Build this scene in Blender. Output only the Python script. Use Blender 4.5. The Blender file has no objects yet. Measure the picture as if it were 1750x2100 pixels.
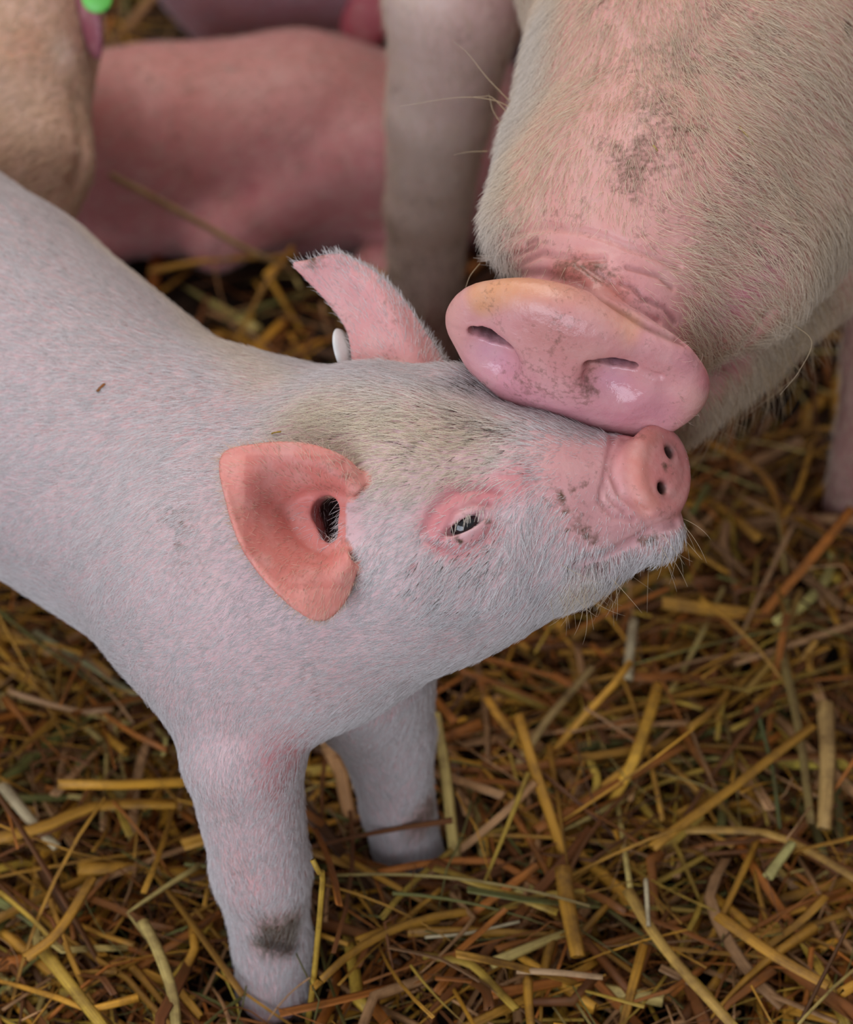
import bpy, math
import numpy as np
from mathutils import Vector, Matrix
from mathutils.bvhtree import BVHTree

rng = np.random.default_rng(7)
scene = bpy.context.scene
col = scene.collection

# ------------------------------------------------------------------ camera, world, lights, exposure
PITCH = math.radians(38.0)
DIST = 1.10                                  # camera to the faces of the two pigs
FOC = Vector((0.0, 0.0, 0.25))
SP, CP = math.sin(PITCH), math.cos(PITCH)
cam_d = bpy.data.cameras.new('camera')
cam = bpy.data.objects.new('camera', cam_d)
col.objects.link(cam)
cam.location = FOC + Vector((0, -CP, SP)) * DIST
cam.rotation_euler = (math.pi / 2 - PITCH, 0, 0)
cam_d.sensor_fit = 'VERTICAL'
cam_d.sensor_height = 36
cam_d.lens = 36 * DIST / 0.42
cam_d.clip_start = 0.05
cam_d.dof.use_dof = True
cam_d.dof.focus_distance = DIST - 0.02
cam_d.dof.aperture_fstop = 7.5
scene.camera = cam

w = bpy.data.worlds.new('world')
scene.world = w
w.use_nodes = True
nt = w.node_tree
bg = nt.nodes['Background']
bg.inputs[1].default_value = 0.42
tc = nt.nodes.new('ShaderNodeTexCoord')
sx = nt.nodes.new('ShaderNodeSeparateXYZ')
rmp = nt.nodes.new('ShaderNodeValToRGB')
rmp.color_ramp.elements[0].position = 0.0
rmp.color_ramp.elements[0].color = (0.30, 0.28, 0.29, 1)
rmp.color_ramp.elements[1].position = 0.75
rmp.color_ramp.elements[1].color = (0.90, 0.90, 0.98, 1)
nt.links.new(tc.outputs['Generated'], sx.inputs[0])
nt.links.new(sx.outputs['Z'], rmp.inputs[0])
nt.links.new(rmp.outputs[0], bg.inputs[0])


def area_light(name, loc, target, size, energy, color, size_y=None):
    d = bpy.data.lights.new(name, 'AREA')
    d.energy = energy
    d.color = color
    d.size = size
    if size_y:
        d.shape = 'RECTANGLE'
        d.size_y = size_y
    o = bpy.data.objects.new(name, d)
    col.objects.link(o)
    o.location = loc
    o.rotation_euler = (Vector(target) - Vector(loc)).to_track_quat('-Z', 'Y').to_euler()
    return o


area_light('roof_light', (-0.4, 0.9, 3.2), (0.0, 0.1, 0.2), 1.8, 42, (1.0, 0.93, 0.86))
area_light('barn_opening', (-1.5, -2.9, 1.15), (0.0, 0.1, 0.2), 2.8, 90, (0.80, 0.87, 1.0), 2.0)

scene.view_settings.view_transform = 'Standard'
scene.view_settings.look = 'None'
scene.view_settings.gamma = 1.0
scene.view_settings.exposure = -0.06
scene.view_settings.use_curve_mapping = False
scene.cycles.adaptive_threshold = 0.03
scene.cycles.max_bounces = 5
scene.cycles.diffuse_bounces = 2
scene.cycles.glossy_bounces = 2
scene.cycles.transmission_bounces = 2
scene.cycles.transparent_max_bounces = 4
scene.cycles.caustics_reflective = False
scene.cycles.caustics_refractive = False

# ------------------------------------------------------------------ frames
# sculpting frame: centimetres, x right, y up-and-away, z towards the viewer's side; origin at FOC
RV = np.array([[1, 0, 0], [0, SP, -CP], [0, CP, SP]])     # sculpt -> world (columns are the axes)
F0 = np.array(FOC)


def to_world(p):
    return np.asarray(p, float) @ RV.T * 0.01 + F0


def from_world(p):
    return ((np.asarray(p, float) - F0) * 100) @ RV


def wcm(x, y, z):
    """world point in cm -> sculpting frame"""
    return from_world(np.array([x, y, z]) * 0.01)


def v(px, py, z=0.0):
    s = (110.0 - z) / 110.0
    return np.array([(px - 875) / 50 * s, (1050 - py) / 50 * s, z])


def vs(*pts):
    return np.array([v(*p) for p in pts])


def onground(px, py, h=0.0):
    """sculpt point where the line of sight through px,py meets height h (cm)"""
    # height = 25 + y*CP + z*SP, y = Y*s
    Y = (1050 - py) / 50
    # 25 + Y*CP*(110-z)/110 + z*SP = h
    z = (h - 25 - Y * CP) / (SP - Y * CP / 110)
    return v(px, py, z)


UPV = np.array([0, CP, SP])                  # world up in the sculpting frame


def unit(a):
    a = np.asarray(a, float)
    return a / np.linalg.norm(a)


def link(o, parent=None):
    col.objects.link(o)
    if parent is not None:
        o.parent = parent
    return o


def tag(o, label=None, cat=None, group=None, kind=None):
    if label: o['label'] = label
    if cat: o['category'] = cat
    if group: o['group'] = group
    if kind: o['kind'] = kind
    return o


def empty(name, loc):
    o = bpy.data.objects.new(name, None)
    o.empty_display_size = 0.05
    o.location = loc
    return link(o)


# ------------------------------------------------------------------ signed distance sculpting
def smin(a, b, k):
    h = np.clip(0.5 + 0.5 * (b - a) / k, 0, 1)
    return b + (a - b) * h - k * h * (1 - h)


def smax(a, b, k):
    return -smin(-a, -b, k)


def d_cone(P, a, b, ra, rb):
    ba = b - a
    pa = P - a
    h = np.clip((pa @ ba) / (ba @ ba), 0, 1)
    q = pa - h[:, None] * ba
    return np.sqrt((q * q).sum(1)) - (ra + (rb - ra) * h)


def d_ell(P, c, ax, r):
    q = (P - c) @ np.asarray(ax, float).T
    r = np.asarray(r, float)
    k0 = np.sqrt(((q / r) ** 2).sum(1))
    k1 = np.sqrt(((q / r ** 2) ** 2).sum(1))
    return k0 * (k0 - 1) / np.maximum(k1, 1e-6)


def d_poly(P, pts):
    best = np.full(len(P), 1e9)
    for a, b in zip(pts[:-1], pts[1:]):
        best = np.minimum(best, d_cone(P, a, b, 0, 0))
    return best


def d_tube(P, pts, r):
    return d_poly(P, pts) - r


class Sheet:
    """a thin curved skin (an ear) given by a grid of points; distance by BVH"""
    def __init__(self, rings, th, nu=46, nv=26):
        g = np.array(rings, float)
        g = self.cr(g, nv)
        g = self.cr(g.transpose(1, 0, 2), nu).transpose(1, 0, 2)
        self.g = g
        n, m = g.shape[:2]
        idx = np.arange(n * m).reshape(n, m)
        f = np.stack([idx[:-1, :-1], idx[1:, :-1], idx[1:, 1:], idx[:-1, 1:]], -1).reshape(-1, 4)
        P = g.reshape(-1, 3)
        self.bvh = BVHTree.FromPolygons([tuple(p) for p in P], [tuple(int(i) for i in q) for q in f])
        self.lo = P.min(0) - 0.9
        self.hi = P.max(0) + 0.9
        self.th = th

    @staticmethod
    def cr(g, n):
        m = len(g)
        t = np.linspace(0, m - 1, n)
        i = np.clip(t.astype(int), 0, m - 2)
        f = (t - i)[:, None, None]
        e = np.concatenate([2 * g[:1] - g[1:2], g, 2 * g[-1:] - g[-2:-1]])
        p0, p1, p2, p3 = e[i], e[i + 1], e[i + 2], e[i + 3]
        return 0.5 * ((2 * p1) + (-p0 + p2) * f + (2 * p0 - 5 * p1 + 4 * p2 - p3) * f ** 2 + (-p0 + 3 * p1 - 3 * p2 + p3) * f ** 3)

    def dist(self, P):
        box = np.maximum(np.maximum(self.lo - P, P - self.hi), 0)
        d = np.sqrt((box * box).sum(1)) + 0.55
        m = (box.max(1) <= 0)
        ix = np.nonzero(m)[0]
        fn = self.bvh.find_nearest
        for i in ix:
            r = fn(Vector(P[i]), 1.3)
            d[i] = (r[3] if r[3] is not None else 1.3) - self.th
        return d


class Body:
    def __init__(self):
        self.ops = []
        self.grooves = []
        self.sheets = []

    def cone(self, a, b, ra, rb, k=1.0, op='u'):
        self.ops.append((op, d_cone, (np.asarray(a, float), np.asarray(b, float), ra, rb), k))

    def chain(self, pts, k=1.0):
        for (a, ra), (b, rb) in zip(pts[:-1], pts[1:]):
            self.cone(a, b, ra, rb, k)

    def ell(self, c, ax, r, k=1.0, op='u'):
        self.ops.append((op, d_ell, (np.asarray(c, float), ax, r), k))

    def tube(self, pts, r, k=1.0, op='u'):
        self.ops.append((op, d_tube, (np.asarray(pts), r), k))

    def groove(self, pts, width, depth):
        self.grooves.append((np.asarray(pts), width, depth))

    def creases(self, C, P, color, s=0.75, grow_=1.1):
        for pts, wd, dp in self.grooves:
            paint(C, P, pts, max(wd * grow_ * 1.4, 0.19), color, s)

    def base(self, P):
        d = np.full(len(P), 1e3)
        for op, f, a, k in self.ops:
            if op == 'u':
                d = smin(d, f(P, *a), k)
            elif op == 's':
                d = smax(d, -f(P, *a), k)
        return d

    def sdf(self, P):
        d = np.empty(len(P))
        for s in range(0, len(P), 60000):
            Q = P[s:s + 60000]
            e = self.base(Q)
            for sh, k in self.sheets:
                e = smin(e, sh.dist(Q), k)
            for op, f, a, k in getattr(self, 'late', []):
                e = smax(e, -f(Q, *a), k)
            near = np.abs(e) < 1.5
            if near.any() and self.grooves:
                R = Q[near]
                g = np.zeros(len(R))
                for pts, wd, dp in self.grooves:
                    lo, hi = pts.min(0) - 3 * wd, pts.max(0) + 3 * wd
                    m = ((R > lo) & (R < hi)).all(1)
                    if m.any():
                        x = d_poly(R[m], pts) / wd
                        g[m] += dp * np.exp(-x * x)
                e[near] += g
            d[s:s + 60000] = e
        return d

    def pick(self, px, py):
        """where the line of sight through px,py meets the base shape"""
        px, py = np.atleast_1d(px).astype(float), np.atleast_1d(py).astype(float)
        D = np.stack([(px - 875) / 50, (1050 - py) / 50, np.full(len(px), -110.0)], 1)
        D /= np.linalg.norm(D, axis=1)[:, None]
        t = np.full(len(px), 88.0)
        O = np.array([0, 0, 110.0])
        best = np.full(len(px), 1e9)
        bt = t.copy()
        for _ in range(90):
            d = self.base(O + D * t[:, None])
            m = d < best
            best[m] = d[m]
            bt[m] = t[m]
            t = t + np.clip(d, -1, 8) * 0.8
            t = np.minimum(t, 200)
        return O + D * np.where(best > 0.3, bt, t)[:, None], best


def axis_coords(lo, hi, flo, fhi, h, hmax, grow=1.12):
    a = list(np.arange(flo, fhi + h, h))
    s = h
    x = a[-1]
    while x < hi:
        s = min(s * grow, hmax)
        x += s
        a.append(x)
    s = h
    x = a[0]
    pre = []
    while x > lo:
        s = min(s * grow, hmax)
        x -= s
        pre.append(x)
    a = pre[::-1] + a
    while (len(a) - 1) % 8:
        s = min(s * grow, hmax)
        a.append(a[-1] + (a[-1] - a[-2]))
    return np.array(a)


def surface_nets(body, X, Y, Z, slack=0.35):
    B = 8
    nb = [(len(c) - 1) // B for c in (X, Y, Z)]
    ci = [c[::B] for c in (X, Y, Z)]
    mid = [0.5 * (c[1:] + c[:-1]) for c in ci]
    half = [0.5 * (c[1:] - c[:-1]) for c in ci]
    I, J, K = np.meshgrid(*[np.arange(n) for n in nb], indexing='ij')
    I, J, K = I.ravel(), J.ravel(), K.ravel()
    C = np.stack([mid[0][I], mid[1][J], mid[2][K]], 1)
    rad = np.sqrt(half[0][I] ** 2 + half[1][J] ** 2 + half[2][K] ** 2)
    d = body.base(C)
    act = np.abs(d) < rad * 1.25 + slack
    for sh, k in body.sheets:
        box = np.maximum(np.maximum(sh.lo - C, C - sh.hi), 0)
        act |= np.sqrt((box * box).sum(1)) < rad
    I, J, K = I[act], J[act], K[act]
    nx, ny, nz = len(X), len(Y), len(Z)
    o = np.arange(B + 1)
    oi, oj, ok = np.meshgrid(o, o, o, indexing='ij')
    gi = I[:, None, None, None] * B + oi
    gj = J[:, None, None, None] * B + oj
    gk = K[:, None, None, None] * B + ok
    key = (gi.astype(np.int64) * ny + gj) * nz + gk
    uk, inv = np.unique(key.ravel(), return_inverse=True)
    a = uk // (ny * nz); b = (uk // nz) % ny; c = uk % nz
    P = np.stack([X[a], Y[b], Z[c]], 1)
    val = body.sdf(P)
    Fv = val[inv].reshape(key.shape)
    S = Fv < 0
    cs = [S[:, di:B + di, dj:B + dj, dk:B + dk] for di in (0, 1) for dj in (0, 1) for dk in (0, 1)]
    cnt = sum(x.astype(np.int8) for x in cs)
    on = (cnt > 0) & (cnt < 8)
    w_ = np.nonzero(on)
    ck = key[:, :B, :B, :B][on]
    g0 = [gi[:, :B, :B, :B][on], gj[:, :B, :B, :B][on], gk[:, :B, :B, :B][on]]
    # corner values/positions
    corners = []
    for di in (0, 1):
        for dj in (0, 1):
            for dk in (0, 1):
                vv = Fv[w_[0], w_[1] + di, w_[2] + dj, w_[3] + dk]
                pp = np.stack([X[g0[0] + di], Y[g0[1] + dj], Z[g0[2] + dk]], 1)
                corners.append((vv, pp))
    edges = [(0, 1), (2, 3), (4, 5), (6, 7), (0, 2), (1, 3), (4, 6), (5, 7), (0, 4), (1, 5), (2, 6), (3, 7)]
    acc = np.zeros((len(ck), 3)); n = np.zeros(len(ck))
    for p, q in edges:
        va, pa = corners[p]; vb, pb = corners[q]
        m = (va < 0) != (vb < 0)
        t = np.where(m, va / np.where(m, va - vb, 1), 0)
        acc += np.where(m[:, None], pa + (pb - pa) * t[:, None], 0)
        n += m
    V = acc / n[:, None]
    order = np.argsort(ck)
    ck = ck[order]; V = V[order]
    cv = [(x[0][order], x[1][order]) for x in corners]
    stride = (ny * nz, nz, 1)
    faces = []
    for ax in range(3):
        # edge from corner 0 along ax
        far = {0: 4, 1: 2, 2: 1}[ax]
        s0 = cv[0][0] < 0
        s1 = cv[far][0] < 0
        m = s0 != s1
        k0 = ck[m]
        u_, v_ = [(1, 2), (2, 0), (0, 1)][ax]
        ks = [k0, k0 - stride[u_], k0 - stride[u_] - stride[v_], k0 - stride[v_]]
        ids = []
        good = np.ones(len(k0), bool)
        for kk in ks:
            j = np.searchsorted(ck, kk)
            j = np.minimum(j, len(ck) - 1)
            good &= ck[j] == kk
            ids.append(j)
        q = np.stack(ids, 1)[good]
        flip = s0[m][good]
        q = np.where(flip[:, None], q, q[:, ::-1])
        faces.append(q)
    Q = np.concatenate(faces)
    return V, Q


def gradient(body, V, e=0.03):
    g = np.empty_like(V)
    for i in range(3):
        dv = np.zeros(3); dv[i] = e
        g[:, i] = (body.sdf(V + dv) - body.sdf(V - dv)) / (2 * e)
    return g


def sculpt(body, X, Y, Z, newton=1):
    V, Q = surface_nets(body, X, Y, Z)
    for _ in range(newton):
        g = gradient(body, V)
        d = body.sdf(V)
        gl = np.maximum((g * g).sum(1), 0.25)
        stp = d / gl
        lim = 0.12
        V = V - g * np.clip(stp, -lim, lim)[:, None]
    # light smoothing that keeps the form
    g = gradient(body, V)
    N = g / np.maximum(np.linalg.norm(g, axis=1), 1e-6)[:, None]
    return V, Q, N


def make_mesh(name, V, Q, mat, parent=None, origin=(0, 0, 0), attrs=None, smooth=True, world=True):
    W = to_world(V) if world else np.asarray(V, float)
    W = W - np.asarray(origin, float)
    me = bpy.data.meshes.new(name)
    me.vertices.add(len(W))
    me.vertices.foreach_set('co', W.astype(np.float32).ravel())
    Q = np.asarray(Q)
    nf = len(Q); k = Q.shape[1]
    me.loops.add(nf * k)
    me.loops.foreach_set('vertex_index', Q.astype(np.int32).ravel())
    me.polygons.add(nf)
    me.polygons.foreach_set('loop_start', np.arange(0, nf * k, k, dtype=np.int32))
    me.update(calc_edges=True)
    me.validate()
    if smooth:
        me.polygons.foreach_set('use_smooth', np.ones(len(me.polygons), bool))
    for an, arr in (attrs or {}).items():
        arr = np.asarray(arr, np.float32)
        if arr.ndim == 2:
            a = me.attributes.new(an, 'FLOAT_COLOR', 'POINT')
            c4 = np.ones((len(arr), 4), np.float32); c4[:, :3] = arr
            a.data.foreach_set('color', c4.ravel())
        else:
            a = me.attributes.new(an, 'FLOAT', 'POINT')
            a.data.foreach_set('value', arr)
    if mat: me.materials.append(mat)
    o = bpy.data.objects.new(name, me)
    return link(o, parent)


def lin(c):
    c = np.asarray(c, float) / 255
    return np.where(c <= 0.04045, c / 12.92, ((c + 0.055) / 1.055) ** 2.4)


def paint(C, P, pts, radius, color, strength=1.0, hard=0.0):
    """blend a patch of natural colour around a point or line on the animal"""
    pts = np.asarray(pts, float)
    if pts.ndim == 1: pts = pts[None]
    if len(pts) == 1: pts = np.repeat(pts, 2, 0) + np.array([[0, 0, 0], [1e-4, 0, 0]])
    d = d_poly(P, pts)
    t = np.clip((1 - d / radius) / (1 - hard), 0, 1)
    t = t * t * (3 - 2 * t) * strength
    if C.ndim == 2:
        C += (np.asarray(color) - C) * t[:, None]
    else:
        C += (color - C) * t
    return C


# ------------------------------------------------------------------ materials
def principled(name):
    m = bpy.data.materials.new(name)
    m.use_nodes = True
    return m, m.node_tree, m.node_tree.nodes['Principled BSDF']


def node(nt, kind, **kw):
    n = nt.nodes.new(kind)
    for k, x in kw.items():
        setattr(n, k, x)
    return n


def mixc(nt, fac, a, b, blend='MIX'):
    m = node(nt, 'ShaderNodeMix', data_type='RGBA', blend_type=blend)
    for sock, val in ((m.inputs[0], fac), (m.inputs[6], a), (m.inputs[7], b)):
        if isinstance(val, bpy.types.NodeSocket): nt.links.new(val, sock)
        elif isinstance(val, (int, float)): sock.default_value = val
        else: sock.default_value = (*val, 1)
    return m.outputs[2]


def noise(nt, vec, scale, detail=4, rough=0.6):
    n = node(nt, 'ShaderNodeTexNoise')
    n.inputs['Scale'].default_value = scale
    n.inputs['Detail'].default_value = detail
    n.inputs['Roughness'].default_value = rough
    if vec is not None: nt.links.new(vec, n.inputs['Vector'])
    return n.outputs['Fac']


def ramp(nt, fac, a, b, lo=0.0, hi=1.0):
    r = node(nt, 'ShaderNodeMapRange')
    r.inputs[1].default_value = a; r.inputs[2].default_value = b
    r.inputs[3].default_value = lo; r.inputs[4].default_value = hi
    nt.links.new(fac, r.inputs[0])
    return r.outputs[0]


def math_n(nt, op, a, b):
    m = node(nt, 'ShaderNodeMath', operation=op)
    for s, x in ((m.inputs[0], a), (m.inputs[1], b)):
        if isinstance(x, bpy.types.NodeSocket): nt.links.new(x, s)
        else: s.default_value = x
    return m.outputs[0]


def skin_material(name, sss=0.18, rough=0.5, bump=0.25, scale=1.0):
    m, nt, b = principled(name)
    at = node(nt, 'ShaderNodeAttribute', attribute_name='skin')
    di = node(nt, 'ShaderNodeAttribute', attribute_name='dirt')
    we = node(nt, 'ShaderNodeAttribute', attribute_name='wet')
    tcn = node(nt, 'ShaderNodeTexCoord').outputs['Object']
    n1 = noise(nt, tcn, 28 * scale, 4)
    c = mixc(nt, ramp(nt, n1, 0.35, 0.7, 0.0, 0.20), at.outputs['Color'], (0.55, 0.19, 0.19), 'MIX')
    n1b = noise(nt, tcn, 90 * scale, 3)
    c = mixc(nt, ramp(nt, n1b, 0.45, 0.75, 0.0, 0.3), c, (0.85, 0.58, 0.52))
    n2 = noise(nt, tcn, 60, 6, 0.7)
    n3 = noise(nt, tcn, 420, 3, 0.6)
    dm = math_n(nt, 'ADD', ramp(nt, n2, 0.3, 0.7), ramp(nt, n3, 0.35, 0.65, -0.35, 0.35))
    thr = math_n(nt, 'ADD', math_n(nt, 'MULTIPLY', di.outputs['Fac'], 1.25), dm)
    dmask = ramp(nt, thr, 0.75, 1.75)
    c = mixc(nt, math_n(nt, 'MULTIPLY', dmask, 0.95), c, (0.13, 0.07, 0.035))
    dspot = ramp(nt, math_n(nt, 'ADD', di.outputs['Fac'], noise(nt, tcn, 300, 3, 0.6)), 1.30, 1.42)
    c = mixc(nt, math_n(nt, 'MULTIPLY', dspot, 0.75), c, (0.07, 0.035, 0.02))
    # fine specks of dirt everywhere
    n4 = noise(nt, tcn, 230, 2, 0.5)
    c = mixc(nt, math_n(nt, 'MULTIPLY', ramp(nt, n4, 0.74, 0.80), 0.55), c, (0.12, 0.06, 0.03))
    nt.links.new(c, b.inputs['Base Color'])
    b.inputs['Subsurface Weight'].default_value = sss
    b.inputs['Subsurface Radius'].default_value = (1.0, 0.35, 0.25)
    b.inputs['Subsurface Scale'].default_value = 0.0022
    r = math_n(nt, 'SUBTRACT', rough, math_n(nt, 'MULTIPLY', we.outputs['Fac'], 0.33))
    nt.links.new(r, b.inputs['Roughness'])
    b.inputs['Specular IOR Level'].default_value = 0.42
    bu = node(nt, 'ShaderNodeBump')
    bu.inputs['Strength'].default_value = bump
    bu.inputs['Distance'].default_value = 0.0012
    vo = node(nt, 'ShaderNodeTexVoronoi')
    vo.inputs['Scale'].default_value = 330 * scale
    nt.links.new(tcn, vo.inputs['Vector'])
    hgt = math_n(nt, 'ADD', noise(nt, tcn, 160 * scale, 5, 0.65), math_n(nt, 'MULTIPLY', vo.outputs['Distance'], 0.35))
    nt.links.new(hgt, bu.inputs['Height'])
    nt.links.new(bu.outputs[0], b.inputs['Normal'])
    return m


def hair_material(name, rough=0.45):
    m, nt, b = principled(name)
    at = node(nt, 'ShaderNodeAttribute', attribute_name='tint')
    hi = node(nt, 'ShaderNodeHairInfo')
    c = mixc(nt, ramp(nt, hi.outputs['Intercept'], 0.0, 1.0, 0.0, 0.25), at.outputs['Color'], (1, 0.95, 0.88))
    nt.links.new(c, b.inputs['Base Color'])
    b.inputs['Roughness'].default_value = rough
    b.inputs['Specular IOR Level'].default_value = 0.35
    tr = node(nt, 'ShaderNodeBsdfTranslucent')
    nt.links.new(c, tr.inputs['Color'])
    mx = node(nt, 'ShaderNodeMixShader')
    mx.inputs[0].default_value = 0.3
    nt.links.new(b.outputs[0], mx.inputs[1])
    nt.links.new(tr.outputs[0], mx.inputs[2])
    nt.links.new(mx.outputs[0], nt.nodes['Material Output'].inputs['Surface'])
    return m


def plain(name, color, rough=0.5, spec=0.5, metal=0.0, var=0.12, scale=80):
    m, nt, b = principled(name)
    tcn = node(nt, 'ShaderNodeTexCoord').outputs['Object']
    c = mixc(nt, ramp(nt, noise(nt, tcn, scale), 0.3, 0.7, 0, 1), tuple(np.array(color) * (1 - var)), tuple(np.minimum(np.array(color) * (1 + var), 1)))
    nt.links.new(c, b.inputs['Base Color'])
    b.inputs['Roughness'].default_value = rough
    b.inputs['Specular IOR Level'].default_value = spec
    b.inputs['Metallic'].default_value = metal
    return m


M_skin = skin_material('pig_skin')
M_skin_sow = skin_material('sow_skin', sss=0.15, rough=0.46, bump=0.5, scale=0.7)
M_hair = hair_material('pig_bristles')
M_eye = plain('dark_wet_eye', (0.006, 0.005, 0.006), 0.06, 0.8)
M_white = plain('white_plastic', (0.78, 0.77, 0.74), 0.4)
M_green = plain('green_plastic', (0.16, 0.62, 0.10), 0.4)
M_hoof = plain('hoof_horn', (0.20, 0.13, 0.10), 0.5)


# ------------------------------------------------------------------ fur
class Field:
    """direction field over a body from a few strokes"""
    def __init__(self, body, strokes, extra=()):
        px = np.array([s[0] for s in strokes]); py = np.array([s[1] for s in strokes])
        self.P, _ = body.pick(px, py)
        D = np.array([[s[2], -s[3], s[4] if len(s) > 4 else 0.0] for s in strokes], float)
        for p, d in extra:
            self.P = np.vstack([self.P, p]); D = np.vstack([D, d])
        self.D = D / np.linalg.norm(D, axis=1)[:, None]

    def __call__(self, Q):
        out = np.zeros_like(Q)
        W = np.zeros(len(Q))
        for p, d in zip(self.P, self.D):
            r2 = ((Q - p) ** 2).sum(1) + 0.15
            w_ = 1 / r2 ** 2
            out += w_[:, None] * d
            W += w_
        return out / W[:, None]


def grow(name, V, Q, N, dens, length, tint, dirf, parent, origin, seed=1, radius=0.011, lift=0.35, npts=5, mat=None, jitter=0.25, clump=0.0, radv=None):
    r = np.random.default_rng(seed)
    T = np.concatenate([Q[:, [0, 1, 2]], Q[:, [0, 2, 3]]])
    A, B, C = V[T[:, 0]], V[T[:, 1]], V[T[:, 2]]
    area = 0.5 * np.linalg.norm(np.cross(B - A, C - A), axis=1)
    wd = area * dens[T].mean(1)
    cum = np.cumsum(wd)
    n = int(cum[-1])
    t = np.searchsorted(cum, r.random(n) * cum[-1])
    t = np.minimum(t, len(T) - 1)
    u, vv = r.random(n), r.random(n)
    s = u + vv > 1
    u[s], vv[s] = 1 - u[s], 1 - vv[s]
    wb = np.stack([1 - u - vv, u, vv], 1)
    ids = T[t]
    lerp = lambda X: (X[ids] * (wb[:, :, None] if X.ndim == 2 else wb)).sum(1)
    P = lerp(V); Nn = lerp(N)
    Nn /= np.maximum(np.linalg.norm(Nn, axis=1), 1e-6)[:, None]
    L = lerp(length) * r.uniform(0.6, 1.25, n)
    col_ = lerp(tint) * r.uniform(0.70, 1.12, n)[:, None]
    D = dirf(P)
    # coherent wobble
    ph = P @ np.array([[1.3, 0.4, -0.7], [-0.5, 1.1, 0.9], [0.8, -0.6, 1.2]])
    D = D + clump * np.stack([np.sin(ph[:, 0] * 1.7), np.sin(ph[:, 1] * 1.7), np.sin(ph[:, 2] * 1.7)], 1) + r.normal(0, jitter, (n, 3))
    D = D - Nn * (D * Nn).sum(1)[:, None]
    D /= np.maximum(np.linalg.norm(D, axis=1), 1e-6)[:, None]
    lf = lift * r.uniform(0.6, 1.5, n)
    tt = np.linspace(0, 1, npts)
    side = np.cross(D, Nn) * r.normal(0, 0.12, n)[:, None]
    pts = P[:, None] - Nn[:, None] * 0.03 + L[:, None, None] * (
        D[:, None] * (tt * 0.95)[None, :, None] + Nn[:, None] * (lf[:, None] * (tt - 0.35 * tt ** 2))[:, :, None]
        + side[:, None] * (tt ** 2)[None, :, None])
    if radv is not None: radius = (radius * lerp(radv))[:, None]
    rad = radius * r.uniform(0.7, 1.2, n)[:, None] * (1 - 0.75 * tt ** 1.5)[None]
    return hair_object(name, pts, rad, np.clip(col_, 0, 1), parent, origin, mat or M_hair)


def hair_object(name, pts, rad, cols, parent, origin, mat):
    n, k = pts.shape[:2]
    W = to_world(pts.reshape(-1, 3)) - np.asarray(origin)
    hc = bpy.data.hair_curves.new(name)
    hc.add_curves([k] * n)
    hc.position_data.foreach_set('vector', W.astype(np.float32).ravel())
    ra = hc.attributes.get('radius') or hc.attributes.new('radius', 'FLOAT', 'POINT')
    ra.data.foreach_set('value', (rad * 0.01).astype(np.float32).ravel())
    a = hc.attributes.new('tint', 'FLOAT_COLOR', 'CURVE')
    c4 = np.ones((n, 4), np.float32); c4[:, :3] = cols
    a.data.foreach_set('color', c4.ravel())
    hc.materials.append(mat)
    o = bpy.data.objects.new(name, hc)
    return link(o, parent)

# ================================================================== the setting
def floor_height(x, y):
    """top of the bedding, metres"""
    return 0.012 + 0.010 * np.sin(x * 17 + 1.3) * np.cos(y * 13 + 0.4) + 0.006 * np.sin(x * 41 - y * 33)


def build_floor():
    xs = np.linspace(-2.4, 2.4, 161); ys = np.linspace(-1.6, 3.2, 161)
    X, Y = np.meshgrid(xs, ys, indexing='ij')
    Zf = floor_height(X, Y) - 0.012
    V = np.stack([X, Y, Zf], -1).reshape(-1, 3)
    i = np.arange(161 * 161).reshape(161, 161)
    Q = np.stack([i[:-1, :-1], i[1:, :-1], i[1:, 1:], i[:-1, 1:]], -1).reshape(-1, 4)
    m, nt, b = principled('trodden_chaff')
    tcn = node(nt, 'ShaderNodeTexCoord').outputs['Object']
    c = mixc(nt, ramp(nt, noise(nt, tcn, 60, 8, 0.7), 0.35, 0.7), (0.020, 0.010, 0.005), (0.10, 0.05, 0.018))
    nt.links.new(c, b.inputs['Base Color'])
    b.inputs['Roughness'].default_value = 0.9
    bu = node(nt, 'ShaderNodeBump'); bu.inputs['Distance'].default_value = 0.01
    nt.links.new(noise(nt, tcn, 120, 8, 0.7), bu.inputs['Height']); nt.links.new(bu.outputs[0], b.inputs['Normal'])
    o = make_mesh('floor', V, Q, m, world=False)
    tag(o, kind='structure', label='dark trodden chaff floor under the straw')


build_floor()

# ================================================================== the young pig in front
pg = Body()
B_DIR = unit([-0.63, 0.48, -0.61])
t0 = v(450, 1100, -7.0); t1 = v(-60, 735, -18.2)
rump = t1 + B_DIR * 19
pg.cone(t0, t1, 6.6, 8.0, 1.0)
pg.cone(t1, rump, 8.0, 7.4, 0.6)
# chest, neck
pg.ell(v(560, 1180, -4.5), [unit([0.9, 0.35, 0.2]), unit([-0.35, 0.93, 0]), unit([-0.2, 0, 1])], (6.8, 6.5, 5.6), 3.0)
pg.cone(v(600, 1165, -4), v(815, 1120, -1.5), 6.5, 5.45, 3.0)
# crest of the neck
pg.cone(v(500, 960, -7), v(720, 960, -3.5), 4.6, 3.6, 3.0)
pg.ell(v(735, 935, -4.0), np.eye(3), (3.2, 3.0, 3.4), 1.4)
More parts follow.
